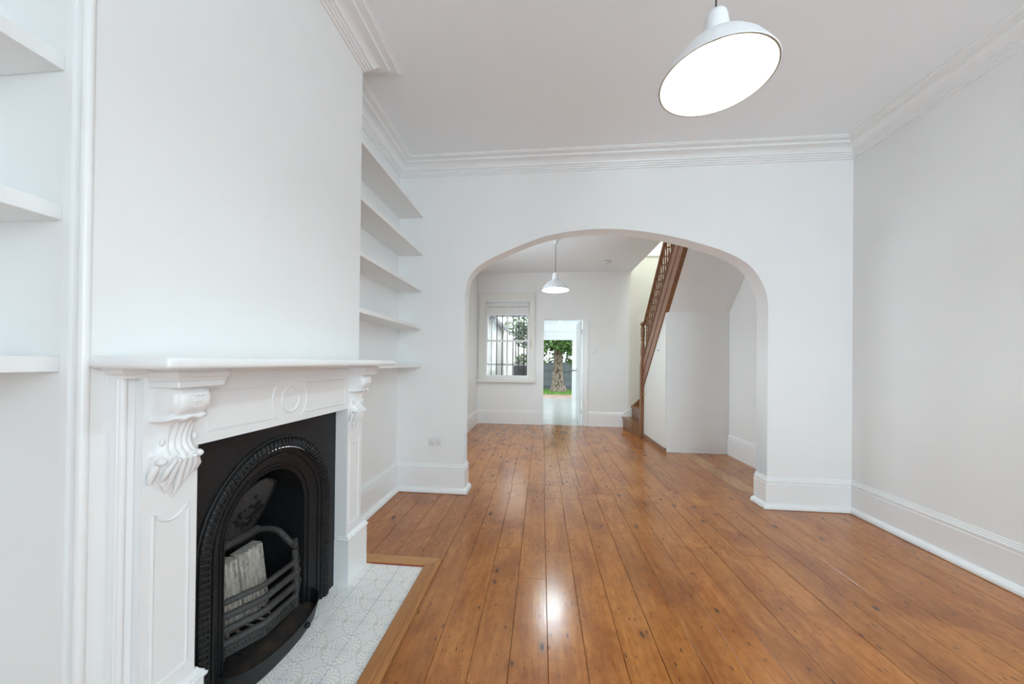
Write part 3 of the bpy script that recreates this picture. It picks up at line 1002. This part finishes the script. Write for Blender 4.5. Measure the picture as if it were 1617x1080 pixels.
for s_, hw_ in ((1, .092),):
    y_ = FC + s_ * hw_
    pts = catmull([(-1.245, y_ - s_ * .01, .436), (-1.205, y_, .442), (-1.155, y_ + s_ * .008, .432), (-1.115, y_ + s_ * .012, .395), (-1.090, y_ + s_ * .013, .372), (-1.074, y_ + s_ * .013, .368)], 5)
    MB().tube(pts, .013, 8).build('side_arm', 'grate_iron', grate, smooth=60)
for k in range(9):
    y = FC - .15 + k * .0375
    MB().tube([(-1.21, y, .10), (-1.085, y, .10)], .008, 6).build('floor_bar', 'soot_iron', grate, smooth=60)

pan = thing('ash_pan', 'curved black iron ash pan jutting onto the hearth tiles', 'ash pan', (-1.05, FC, .002))
ends = .245
def pan_arc(ex, hw, n=24):
    return [(-1.094 + (ex + 1.094) * math.cos(pi / 2 * u) ** .8 if abs(u) < 1 else -1.094, FC + hw * math.sin(pi / 2 * u)) for u in [-1 + 2 * k / n for k in range(n + 1)]]
b0, b1 = pan_arc(-1.008, .238), pan_arc(-.984, .250)
bi = pan_arc(-1.014, .232)
b1i = pan_arc(-.990, .244)
vs = [(x, y, .002) for x, y in b0] + [(x, y, .080 + .012 * abs((y - FC) / .25) ** 3) for x, y in b1] + [(x, y, .080 + .012 * abs((y - FC) / .25) ** 3) for x, y in b1i] + [(x, y, .010) for x, y in bi]
nn = len(b0)
fs = []
for r_ in range(3):
    for i in range(nn - 1):
        fs.append((r_ * nn + i, r_ * nn + i + 1, (r_ + 1) * nn + i + 1, (r_ + 1) * nn + i))
fs += [(0, nn, 2 * nn, 3 * nn), (nn - 1, 4 * nn - 1, 3 * nn - 1, 2 * nn - 1)]
MB().add(vs, fs).build('rim', 'cast_iron', pan, smooth=50)
MB().add([(x, y, .030) for x, y in pan_arc(-1.010, .236)] + [(-1.20, FC + .19, .040), (-1.20, FC - .19, .040)], [tuple(range(nn + 2))]).build('tray_floor', 'rust_pan', pan)
MB().ball((-.992, FC + .075, .045), (.012, .014, .012), 10, 8).build('knob', 'cast_iron', pan, smooth=60)

# ------------------------------------------------------------------ shelves
names = ['top', 'second', 'third', 'fourth', 'lowest']
far_lab = ['highest white shelf in the far alcove, close under the cornice', 'second white shelf down in the far alcove', 'middle white shelf of the five in the far alcove',
           'white far-alcove shelf one above the lowest', 'lowest white shelf in the far alcove, level with the mantel shelf']
for lab, z in zip(far_lab, (2.509, 2.163, 1.825, 1.481, 1.137)):
    o = MB().rbox(XL, -1.092, Y1, D, z, z + .031, r=.0015).build('alcove_shelf', 'shelf_paint')
    tag(o, lab, 'shelf', 'far alcove shelves')
near_lab = ['lowest shelf in the near recess at left, level with the mantel shelf', 'middle shelf in the near recess at the left edge', 'uppermost visible shelf in the near recess at top left']
for lab, z in zip(near_lab, (1.156, 1.512, 1.865)):
    o = MB().rbox(XL, -1.124, -.55, Y0, z, z + .036, r=.0015).build('alcove_shelf', 'shelf_paint')
    tag(o, lab, 'shelf', 'near recess shelves')
struct(MB().tube([(XB - .004, Y0 + .002, 0), (XB - .004, Y0 + .002, 2.886)], .011, 12).build('trim_2', 'gloss_paint', smooth=60), 'white corner bead on the near edge of the chimney breast')
struct(MB().box(-1.112, -1.092, Y0 - .008, Y0, 0, 2.886).build('trim_3', 'gloss_paint'), 'thin white batten beside the near recess shelves')

# ------------------------------------------------------------------ pendant lamps
def lamp(loc, zr, zc, label, glow):
    x, y = loc
    t_ = thing('pendant_lamp', label, 'pendant lamp', (x, y, zr))
    r = .19
    po = [(r, 0), (r + .002, .003), (r, .006), (.177, .029), (.154, .065), (.124, .099), (.093, .1215), (.066, .1355), (.054, .141), (.054, .150), (.048, .152),
          (.043, .19), (.038, .228), (.034, .240), (.022, .248), (.006, .251)]
    pin = [(r - .006, 0), (.173, .028), (.151, .063), (.121, .097), (.090, .1185), (.062, .132), (.045, .136), (.006, .137)]
    MB().lathe([(a, zr + b) for a, b in po], 64, (x, y, 0), caps=False).build('shade', 'enamel_white', t_, smooth=40)
    ins = MB().lathe([(a, zr + b) for a, b in pin[:1]] + [(a, zr + b) for a, b in pin[1:]], 64, (x, y, 0), caps=False)
    ins.build('shade_lining', 'enamel_inside', t_, smooth=40)
    MB().lathe([(r - .006, zr), (r, zr)], 64, (x, y, 0), caps=False).build('rim', 'rim_beige', t_)
    MB().lathe([(.02, zr + .142), (.02, zr + .110)][::-1], 16, (x, y, 0)).build('lamp_holder', 'plastic_white', t_, smooth=40)
    MB().ball((x, y, zr + .075), (.034, .034, .042), 20, 14).build('bulb', glow, t_, smooth=80)
    MB().tube([(x, y, zr + .249), (x, y, zc - .05)], .0032, 8).build('cord', 'cord_grey', t_, smooth=60)
    MB().lathe([(.022, zc - .070), (.026, zc - .066), (.034, zc - .012), (.045, zc - .008), (.046, zc)], 32, (x, y, 0)).build('ceiling_rose', 'plastic_white', t_, smooth=40)
    return t_


lamp((.619, 1.345), 2.2208, H, 'large white enamel pendant lamp hanging nearest the viewer', 'lamp_glow')
lamp((.186, 5.0), 2.208, H2, 'white enamel pendant lamp hanging in the back room beyond the arch', 'lamp_glow_back')

# ------------------------------------------------------------------ outlet, switch, smoke alarm
ol = thing('power_outlet', 'white double power outlet on the wall left of the arch', 'power outlet', (-.956, D, .42))
MB().rbox(-1.017, -.895, D - .010, D, .421, .499, r=.003).build('plate', 'plastic_white', ol)
for sx_ in (-.988, -.924):
    MB().rbox(sx_ - .026, sx_ + .026, D - .0135, D - .009, .430, .490, r=.0015).build('socket_face', 'plastic_white', ol)
    s2 = MB()
    for dx, ang_ in ((-.007, .5), (.007, -.5)):
        s2.tube([(sx_ + dx - .003 * ang_, D - .0138, .455), (sx_ + dx + .003 * ang_, D - .0138, .447)], .0014, 6)
    s2.tube([(sx_, D - .0138, .441), (sx_, D - .0138, .434)], .0014, 6)
    s2.build('slots', 'slot_dark', ol)
    MB().rbox(sx_ - .012, sx_ + .012, D - .018, D - .013, .468, .480, r=.001).build('rocker', 'plastic_white', ol)
sw_ = thing('light_switch', 'small white light switch plate right of the back doorway', 'light switch', (1.0, BY, 1.375))
MB().rbox(.965, 1.037, BY - .010, BY, 1.378, 1.492, r=.003).build('plate', 'plastic_white', sw_)
for z in (1.40, 1.445):
    MB().rbox(.988, 1.014, BY - .016, BY - .009, z, z + .022, r=.001).build('rocker', 'plastic_white', sw_)
sd = thing('smoke_alarm', 'round white smoke alarm on the back-room ceiling', 'smoke alarm', (1.09, 6.13, H2 - .04))
MB().lathe([(.03, H2 - .042), (.058, H2 - .038), (.066, H2 - .024), (.066, H2 - .016)], 32, (1.09, 6.13, 0)).build('housing', 'plastic_white', sd, smooth=30)
MB().lathe([(.058, H2 - .016), (.058, H2 - .010)], 32, (1.09, 6.13, 0)).build('sensor_slot', 'slot_dark', sd)
MB().lathe([(.080, H2 - .010), (.082, H2 - .004), (.082, H2)], 32, (1.09, 6.13, 0)).build('base', 'plastic_white', sd, smooth=30)

# ------------------------------------------------------------------ sash window of the back room
win = MB()
ax0, ax1, az0, az1 = -1.215, -.130, .86, 2.535
win.sweep([(0, 0), (0, 0)], [(0, 0)]) if False else None
win.box(ax0, WX0, BY - .03, BY, az0, az1).box(WX1, ax1, BY - .03, BY, az0, az1).box(WX0, WX1, BY - .03, BY, WZ1, az1)
win.box(ax0, ax0 + .02, BY - .042, BY - .03, az0, az1).box(ax1 - .02, ax1, BY - .042, BY - .03, az0, az1).box(ax0 + .02, ax1 - .02, BY - .042, BY - .03, az1 - .02, az1)
wn = struct(win.build('window_1', 'cream_paint'), 'white barred sash window in the back wall')
MB().rbox(ax0 - .02, ax1 + .02, BY - .075, BY + .03, .80, .86, r=.006).build('window_sill', 'cream_paint', wn)
MB().box(WX0 - .0, WX1 + .0, BY - .002, BY + .03, WZ0 - .04, WZ0 + .01).build('apron', 'cream_paint', wn)
def sash(z0, z1, y, bot, topw, name='sash'):
    s = MB()
    s.box(WX0, WX0 + .04, y, y + .03, z0, z1).box(WX1 - .04, WX1, y, y + .03, z0, z1)
    s.box(WX0 + .04, WX1 - .04, y, y + .03, z0, z0 + bot).box(WX0 + .04, WX1 - .04, y, y + .03, z1 - topw, z1)
    xm = (WX0 + WX1) / 2
    s.box(xm - .017, xm + .017, y + .004, y + .026, z0 + bot, z1 - topw)
    o = s.build(name, 'gloss_paint', wn)
    for a, b in ((WX0 + .04, xm - .017), (xm + .017, WX1 - .04)):
        MB().box(a, b, y + .013, y + .016, z0 + bot, z1 - topw).build('pane', 'glass', o)
    return o
sash(WZ0, 1.625, BY + .02, .035, .035)
sash(1.592, WZ1, BY + .055, .035, .05)
MB().tube([(WX1 + .035, BY - .05, 1.46), (WX1 + .035, BY - .05, 1.62)], .006, 8).build('blind_cleat', 'brass', wn)
bl = thing('roller_blind', 'rolled-up white blind across the top of the sash window', 'blind', ((WX0 + WX1) / 2, BY - .01, 2.10))
MB().tube([(WX0 + .01, BY - .012, 2.29), (WX1 - .01, BY - .012, 2.29)], .028, 14).build('roll', 'fabric_blind', bl, smooth=60)
MB().box(WX0 + .02, WX1 - .02, BY - .012, BY - .008, 2.125, 2.255).build('fabric', 'fabric_blind', bl)
MB().rbox(WX0 + .015, WX1 - .015, BY - .018, BY - .004, 2.095, 2.13, r=.003).build('bottom_rail', 'gloss_paint', bl)
gb = thing('security_bars', 'black vertical security bars outside the sash window', 'window bars', ((WX0 + WX1) / 2, BY + .17, WZ0))
for k in range(7):
    x = WX0 + .105 + k * .1085
    MB().tube([(x, BY + .165, WZ0 - .02), (x, BY + .165, WZ1 + .02)], .0095, 8).build('bar', 'bar_metal', gb, smooth=60)
MB().box(WX0 - .02, WX1 + .02, BY + .176, BY + .186, 1.128, 1.158).build('cross_rail', 'grey_metal', gb)
MB().box(WX0 - .02, WX1 + .02, BY + .176, BY + .186, WZ0 - .03, WZ0).build('cross_rail', 'grey_metal', gb)
MB().box(WX0 - .02, WX1 + .02, BY + .176, BY + .186, 2.33, 2.36).build('cross_rail', 'grey_metal', gb)

# ------------------------------------------------------------------ back doorway and open door
dt = MB()
dt.box(DX1, DX1 + .07, BY - .02, BY, 0, DZ1 + .012)
dt.box(DX1 - .022, DX1, BY, BY + .12, 0, DZ1).box(DX0, DX1 - .022, BY, BY + .12, DZ1 - .02, DZ1)
struct(dt.build('trim_4', 'gloss_paint'), 'white door lining and right architrave of the back doorway')
struct(MB().box(DX0, DX1, BY, BY + .12, -.03, .006).build('trim_5', 'tile_floor'), 'pale threshold strip of the back doorway')
dr = struct(MB().rbox(.742, .778, BY + .125, BY + .86, .008, 2.01, r=.002).build('door_1', 'gloss_paint'), 'white door standing open into the kitchen')
MB().box(.738, .742, BY + .80, BY + .86, .98, 1.08).build('lock_plate', 'grey_metal', dr)
MB().tube([(.742, BY + .80, 1.03), (.690, BY + .80, 1.03)], .008, 10).build('handle_stem', 'grey_metal', dr)
MB().ball((.672, BY + .80, 1.03), .024, 12, 10).build('door_handle', 'grey_metal', dr, smooth=60)
for z in (.2, 1.75):
    MB().tube([(.782, BY + .123, z), (.782, BY + .123, z + .09)], .007, 8).build('hinge', 'grey_metal', dr)

# kitchen beyond
KY = 11.92
H3 = 2.19
struct(MB().box(-.12, 2.3, BY + .12, KY + .1, -.05, .0).build('floor_kitchen', 'tile_floor'), 'glossy pale kitchen floor beyond the doorway')
struct(MB().box(-.12, 2.3, BY + .12, KY + .1, H3, H3 + .1).build('ceiling_kitchen', 'ceiling_paint'), 'low white kitchen ceiling with downlights')
struct(MB().box(-.12, -.03, BY + .12, KY + .1, 0, H3).build('wall_kitchen_left', 'wall_paint'), 'white kitchen side wall')
struct(MB().wall(0, BY + .12, KY + .1, 0, H3, 2.2, 2.3, holes=[(8.4, 11.0, .9, 2.0)]).build('wall_kitchen_right', 'wall_paint'), 'white kitchen wall with an added, unseen side opening for daylight')  # side opening is made up, out of view, to let light in
struct(MB().wall(1, -.12, 2.3, 0, H3, KY, KY + .1, holes=[(.02, 1.03, -1, 1.955)]).build('wall_kitchen_back', 'wall_paint'), 'white kitchen wall round the open garden door')
tr_ = MB().box(1.03, 1.09, KY - .02, KY, 0, 2.0).box(.0, 1.03, KY - .02, KY, 1.955, 2.01)
struct(tr_.build('trim_6', 'gloss_paint'), 'white frame of the garden door')
for lab, y in (('nearest round downlight in the kitchen ceiling', 8.6), ('farthest round downlight in the kitchen ceiling', 10.3)):
    d_ = thing('downlight', lab, 'downlight', (.44, y, H3 - .01), 'kitchen downlights')
    MB().lathe([(.055, H3 - .004), (.05, H3)], 24, (.44, y, 0)).build('bezel', 'plastic_white', d_)
    MB().lathe([(.035, H3 - .006), (.035, H3 - .002)], 20, (.44, y, 0)).build('lens', 'downlight_glow', d_)

# ------------------------------------------------------------------ staircase
SX = 1.68
SL = 1.09
def sb(y):      # underside of the outer string
    return .843 + (5.95 - y) * SL
st = thing('staircase', 'brown timber staircase with turned balusters rising towards the viewer', 'staircase', (2.05, 5.4, 0))
ya, yb = 5.965, 3.78
HT = .47
MB().prism([(ya, sb(ya)), (yb, sb(yb)), (yb, sb(yb) + HT), (ya, sb(ya) + HT)], 0, SX - .02, SX + .02).build('outer_string', 'stair_timber', st)
for off, th, w_ in ((.20, .006, .010), (HT - .028, .028, .014)):
    MB().prism([(ya, sb(ya) + off), (yb, sb(yb) + off), (yb, sb(yb) + off + th), (ya, sb(ya) + off + th)], 0, SX - .02 - w_, SX + .02).build('string_moulding', 'stair_timber', st)
MB().prism([(ya, sb(ya) - .03), (yb, sb(yb) - .03), (yb, sb(yb)), (ya, sb(ya))], 0, SX - .025, SX + .03).build('string_edge', 'turned_timber', st)
# handrail
HR = 1.045
hp = []
MB().tube([(SX, ya + .0, sb(ya) + HR - .02), (SX, yb, sb(yb) + HR - .02)], .030, 12, flat=.75).build('handrail', 'turned_timber', st, smooth=50)
# turned balusters, each its own
bprof = [(.0125, 0), (.0125, .09), (.018, .095), (.018, .105), (.010, .115), (.013, .14), (.0165, .20), (.012, .26), (.009, .30), (.016, .31), (.016, .32), (.009, .335), (.012, .40), (.0125, .44), (.018, .45), (.0125, .46), (.0125, .60)]
y = 5.86
while y > 3.85:
    z0 = sb(y) + HT - .01
    hgt = HR - HT - .02
    k = hgt / .60
    MB().lathe([(r_, z0 + z_ * k) for r_, z_ in bprof], 10, (SX, y, 0)).build('baluster', 'turned_timber', st, smooth=40)
    y -= .088
# newel post
NX, NY = 1.658, 6.0
nw = MB().rbox(NX - .036, NX + .036, NY - .036, NY + .036, 0, 1.20, r=.004).build('newel_post', 'turned_timber', st)
MB().lathe([(.034, 1.20), (.034, 1.225), (.026, 1.235), (.034, 1.25), (.034, 1.262), (.022, 1.275), (.030, 1.30), (.036, 1.36), (.034, 1.44), (.026, 1.52), (.022, 1.56), (.032, 1.57), (.032, 1.585), (.024, 1.60), (.033, 1.64), (.033, 1.76), (.036, 1.775), (.024, 1.79), (.016, 1.805)], 18, (NX, NY, 0)).build('turned_shaft', 'turned_timber', nw, smooth=40)
MB().ball((NX, NY, 1.838), .040, 16, 12).build('ball_finial', 'turned_timber', nw, smooth=80)
# winding bottom steps
ST = [([(1.535, BY - .005), (1.548, 6.635), (1.560, 6.28), (1.622, 6.02), (1.70, 5.99), (BX1 - .005, 5.99), (BX1 - .005, BY - .005)], 0, .195),
      ([(1.705, BY - .005), (1.695, 6.03), (BX1 - .005, 6.03), (BX1 - .005, BY - .005)], .195, .405),
      ([(2.05, BY - .005), (1.70, 6.03), (BX1 - .005, 6.03), (BX1 - .005, BY - .005)], .405, .615),
      ([(BX1 - .005, 6.55), (1.70, 6.03), (BX1 - .005, 6.03)], .615, .825)]
for poly, z0, z1 in ST:
    MB().prism(poly, 2, z0, z1 - .03).build('riser', 'tread_timber', st)
    cx_ = sum(p[0] for p in poly) / len(poly)
    MB().prism([(min(max(p[0] - (.022 if p[0] < cx_ - .25 else 0), 1.50), BX1 - .005), p[1]) for p in poly], 2, z1 - .03, z1).build('tread', 'tread_timber', st)
gy = .21 / SL
zt, yt = 1.035, 6.02
while zt < 3.2:
    MB().box(SX + .02, BX1 - .005, yt - gy - .0, yt + .02, zt - .03, zt).build('tread', 'tread_timber', st)
    MB().box(SX + .02, BX1 - .005, yt - .015, yt, zt - .21, zt - .03).build('riser', 'tread_timber', st)
    zt += .21
    yt -= gy
# wall string seen behind the newel and the raking skirting
MB().prism([(1.53, .262), (1.70, .36), (1.70, .19), (1.53, .19)], 1, BY - .018, BY - .004).build('wall_string', 'gloss_paint', st)
MB().prism([(1.70, .20), (1.70, .40), (1.92, .62), (2.3, .95), (2.3, .2)], 1, BY - .016, BY - .006).build('wall_string', 'tread_timber', st)
# white spandrel boards, each its own, with latch and brown plinth
yb_ = 4.962
nb = 9
for k in range(nb):
    p = yb_ + (5.955 - yb_) * k / nb + .0025
    q = yb_ + (5.955 - yb_) * (k + 1) / nb - .0025
    MB().prism([(p, .055), (q, .055), (q, sb(q) - .03), (p, sb(p) - .03)], 0, SX - .008, SX + .012).build('board', 'cream_paint', st)
MB().box(SX + .002, SX + .011, yb_ + .004, 5.955, 0, .93).build('board_backing', 'cream_paint', st)
MB().box(SX - .020, SX + .01, yb_, 5.955, 0, .055).build('spandrel_plinth', 'stair_timber', st)
MB().rbox(SX - .022, SX - .008, 5.235, 5.275, 1.375, 1.395, r=.002).build('latch', 'grey_metal', st)
MB().ball((SX - .02, 5.90, .70), .016, 10, 8).build('knob', 'brass', st, smooth=60)
# plastered soffit under the flight
MB().prism([(4.962, sb(4.962) - .028), (yb, sb(yb) - .028), (yb, sb(yb) + .01), (4.962, sb(4.962) + .01)], 0, SX + .03, BX1 - .002).build('soffit', 'wall_paint', st)
struct(MB().box(SX + .012, BX1, 4.962, 4.99, 0, sb(4.962) - .027).build('wall_stair_cupboard', 'wall_paint'), 'white panel closing the cupboard under the stairs')

# ------------------------------------------------------------------ outside
struct(MB().box(-12, 16, BY + .3, 30, -.25, -.10).build('ground', 'dirt'), 'bare earth of the back garden')
struct(MB().box(-6, -.12, BY + .12, 30, -.10, -.02).build('ground_side_passage', 'paving'), 'paved side passage outside the window')
# lawn: a base with grass blades
lw = MB()
rs = random.Random(5)
lw.add([(-1.5, 14.4, -.092), (4.5, 14.4, -.092), (4.5, 17.2, -.092), (-1.5, 17.2, -.092)], [(0, 1, 2, 3)])
for i in range(5000):
    x, y = rs.uniform(-.4, 2.6), rs.uniform(14.4, 17.0)
    if y < 14.9 and rs.random() < .4: continue
    h, a = rs.uniform(.03, .07), rs.uniform(0, pi)
    dx, dy = .008 * math.cos(a), .008 * math.sin(a)
    lw.add([(x - dx, y - dy, -.095), (x + dx, y + dy, -.095), (x + rs.uniform(-.02, .02), y + rs.uniform(-.02, .02), -.095 + h)], [(0, 1, 2)])
tag(lw.build('lawn', 'lawn', fix=False), 'short green grass round the tree in the garden', 'grass', kind='stuff')
# fence
fe = thing('garden_fence', 'blue-grey timber paling fence across the end of the garden', 'fence', (1, 17.3, -.1))
for k in range(34):
    x = -1.9 + k * .152
    MB().box(x, x + .151, 17.30 + .008 * (k % 2), 17.315 + .008 * (k % 2), -.1, 1.16 + rs.uniform(-.008, .008)).build('paling', 'paling_grey', fe, fix=False)
for z in (.05, .80):
    MB().box(-1.9, 3.3, 17.25, 17.30, z, z + .07).build('rail', 'paling_grey', fe)
MB().box(-1.9, 3.3, 17.27, 17.34, 1.16, 1.20).build('capping', 'paling_grey', fe)
# garden tree
def leaves(mb, c, r, n, size, rs):
    for i in range(n):
        while True:
            p = Vector((rs.uniform(-1, 1), rs.uniform(-1, 1), rs.uniform(-1, 1)))
            if .25 < p.length < 1: break
        p = Vector((c[0] + p.x * r[0], c[1] + p.y * r[1], c[2] + p.z * r[2]))
        a = Vector((rs.uniform(-1, 1), rs.uniform(-1, 1), rs.uniform(-.6, .6))).normalized()
        b = a.cross(Vector((rs.uniform(-1, 1), rs.uniform(-1, 1), rs.uniform(-1, 1)))).normalized()
        s_ = size * rs.uniform(.6, 1.3)
        mb.add([p - a * s_, p + b * s_ * .45, p + a * s_, p - b * s_ * .45], [(0, 1, 2, 3)])
tree = thing('garden_tree', 'large tree with rough brown trunk and leafy crown in the garden', 'tree', (.75, 16.0, -.1))
tp = [(.80, 16, -.12), (.78, 16, .05), (.745, 16, .35), (.73, 16, .8), (.745, 16, 1.3), (.74, 16, 1.9), (.70, 16, 2.7), (.62, 16, 3.5)]
trm = MB()
N = 20
vs, fs = [], []
for j, (x, y, z) in enumerate(catmull(tp, 3)):
    r_ = .225 + .16 * math.exp(-max(0, z + .12) / .28) - .02 * z
    for i in range(N):
        a = 2 * pi * i / N
        q = r_ * (1 + .07 * math.sin(3 * a + z) + .05 * math.sin(7 * a + 3 * z) + .12 * math.exp(-max(0, z + .1) / .2) * math.sin(5 * a))
        vs.append((x + q * math.cos(a), y + q * math.sin(a), z))
nr_ = len(vs) // N
for j in range(nr_ - 1):
    for i in range(N):
        k = (i + 1) % N
        fs.append((j * N + i, j * N + k, (j + 1) * N + k, (j + 1) * N + i))
trm.add(vs, fs).build('trunk', 'bark', tree, smooth=60)
for (dx, dy, dz) in ((-1.3, -.3, 1.0), (1.2, -.4, .9), (.3, .8, 1.2), (-.5, -1.0, .8)):
    MB().tube([(.73, 16, 1.7), (.73 + dx * .4, 16 + dy * .4, 1.7 + dz * .5), (.73 + dx, 16 + dy, 1.7 + dz)], [.12, .08, .04], 8).build('branch', 'bark', tree, smooth=60)
cr_ = MB()
for c, r_, n_ in (((-.2, 15.6, 2.1), (1.0, .8, .75), 700), ((1.5, 15.4, 2.05), (.9, .8, .6), 700), ((.7, 15.2, 2.35), (1.0, .7, .65), 600), ((.1, 15.8, 1.45), (.28, .4, .4), 60), ((1.55, 16.0, 1.45), (.5, .5, .5), 150), ((.6, 16.2, 3.6), (2.2, 1.6, 1.0), 1500)):
    leaves(cr_, c, r_, n_, .105, rs)
tag(cr_.build('foliage', 'leaf_green', tree, fix=False), kind='stuff')
for lab, c, r_, mt_ in (('dense dark shrub behind the garden fence', (1.9, 18.6, 1.3), (1.6, .8, 1.2), 'leaf_dark'), ('leafy shrub behind the fence at the doorway left', (-.5, 18.8, 1.2), (.7, .8, 1.0), 'leaf_green')):
    s_ = thing('shrub', lab, 'shrub', (c[0], c[1], -.1))
    mb = MB()
    leaves(mb, c, r_, 900, .12, rs)
    tag(mb.build('foliage', mt_, s_, fix=False), kind='stuff')
    MB().tube([(c[0], c[1], -.1), (c[0], c[1], c[2])], .05, 8).build('stem', 'bark', s_)
# neighbour's house along the side passage
nh = thing('neighbour_house', "white rendered neighbouring house wall seen through the sash window", 'house', (-2.6, 10, -.1))
MB().box(-4.0, -1.22, 8.05, 11.6, -.1, 2.22).build('wall', 'render_white', nh)
MB().add([(-1.06, 7.95, 2.16), (-1.06, 11.7, 2.16), (-4.0, 11.7, 3.9), (-4.0, 7.95, 3.9), (-1.06, 7.95, 2.25), (-1.06, 11.7, 2.25), (-4.0, 11.7, 4.0), (-4.0, 7.95, 4.0)],
         [(0, 1, 2, 3), (4, 7, 6, 5), (0, 4, 5, 1), (3, 2, 6, 7), (0, 3, 7, 4), (1, 5, 6, 2)]).build('roof', 'roof_grey', nh)
MB().tube([(-1.05, 7.95, 2.18), (-1.05, 11.7, 2.18)], .05, 10).build('gutter', 'grey_metal', nh)
MB().tube([(-1.20, 10.9, -.1), (-1.20, 10.9, 2.1)], .035, 10).build('downpipe', 'render_white', nh)
MB().box(-1.30, -1.215, 9.05, 9.1, 1.98, 2.1).build('wall_vent', 'slot_dark', nh)
fw_ = MB().box(-2.2, -.22, 13.2, 13.35, -.1, 2.0).build('boundary_wall', 'render_white')
tag(fw_, 'white boundary wall closing the side passage', 'wall')
cr2 = thing('storage_box', 'dark slatted box low in the side passage', 'storage box', (-.60, 10.0, -.02))
for k in range(7):
    MB().box(-.76, -.36, 9.72, 9.74, .02 + k * .152, .02 + k * .152 + .14).build('slat', 'crate_dark', cr2)
MB().box(-.76, -.36, 9.74, 10.3, -.02, 1.085).build('body', 'crate_dark', cr2)
for lab, c, r_, mt_, n_ in (('dark ball of foliage at the upper right of the sash window', (-.57, 11.6, 2.10), (.37, .34, .44), 'leaf_dark', 700), ('bright leafy branch at the top of the sash window', (-1.0, 12.45, 2.4), (.5, .38, .3), 'leaf_green', 350),
                            ('climbing shrub above the dark box in the side passage', (-.52, 10.78, 1.14), (.33, .3, .32), 'leaf_green', 450)):
    s_ = thing('passage_shrub', lab, 'shrub', (c[0] + .15, c[1], -.02))
    mb = MB()
    leaves(mb, c, r_, n_, .055, rs)
    tag(mb.build('foliage', mt_, s_, fix=False), kind='stuff')
    MB().tube([(c[0] + .15, c[1], -.02), (c[0] + .10, c[1], c[2] * .6), (c[0] + .1, c[1], c[2])], .02, 8).build('stem', 'bark', s_)
# awning outside over the window
aw = thing('awning', 'grey corrugated awning over the outside of the sash window', 'awning', (-.7, 7.8, 2.2))
N = 60
vs, fs = [], []
for i in range(N + 1):
    x = -1.6 + 1.4 * i / N
    dz = .02 * math.sin(i * 2 * pi / 5)
    vs += [(x, BY + .22, 2.62 + dz), (x, 7.86, 2.32 + dz)]
for i in range(N):
    fs.append((2 * i, 2 * i + 2, 2 * i + 3, 2 * i + 1))
MB().add(vs, fs).build('sheet', 'grey_metal', aw, fix=False)
for k in range(8):
    MB().box(-1.56 + k * .185, -1.50 + k * .185, BY + .22, 7.86, 2.22, 2.26).build('batten', 'roof_grey' if k % 2 else 'grey_metal', aw)
MB().box(-1.6, -.2, 7.82, 7.88, 2.20, 2.30).build('beam', 'grey_metal', aw)
MB().box(-1.34, -.2, BY + .1215, BY + .23, 2.54, 2.66).build('ledger', 'grey_metal', aw)
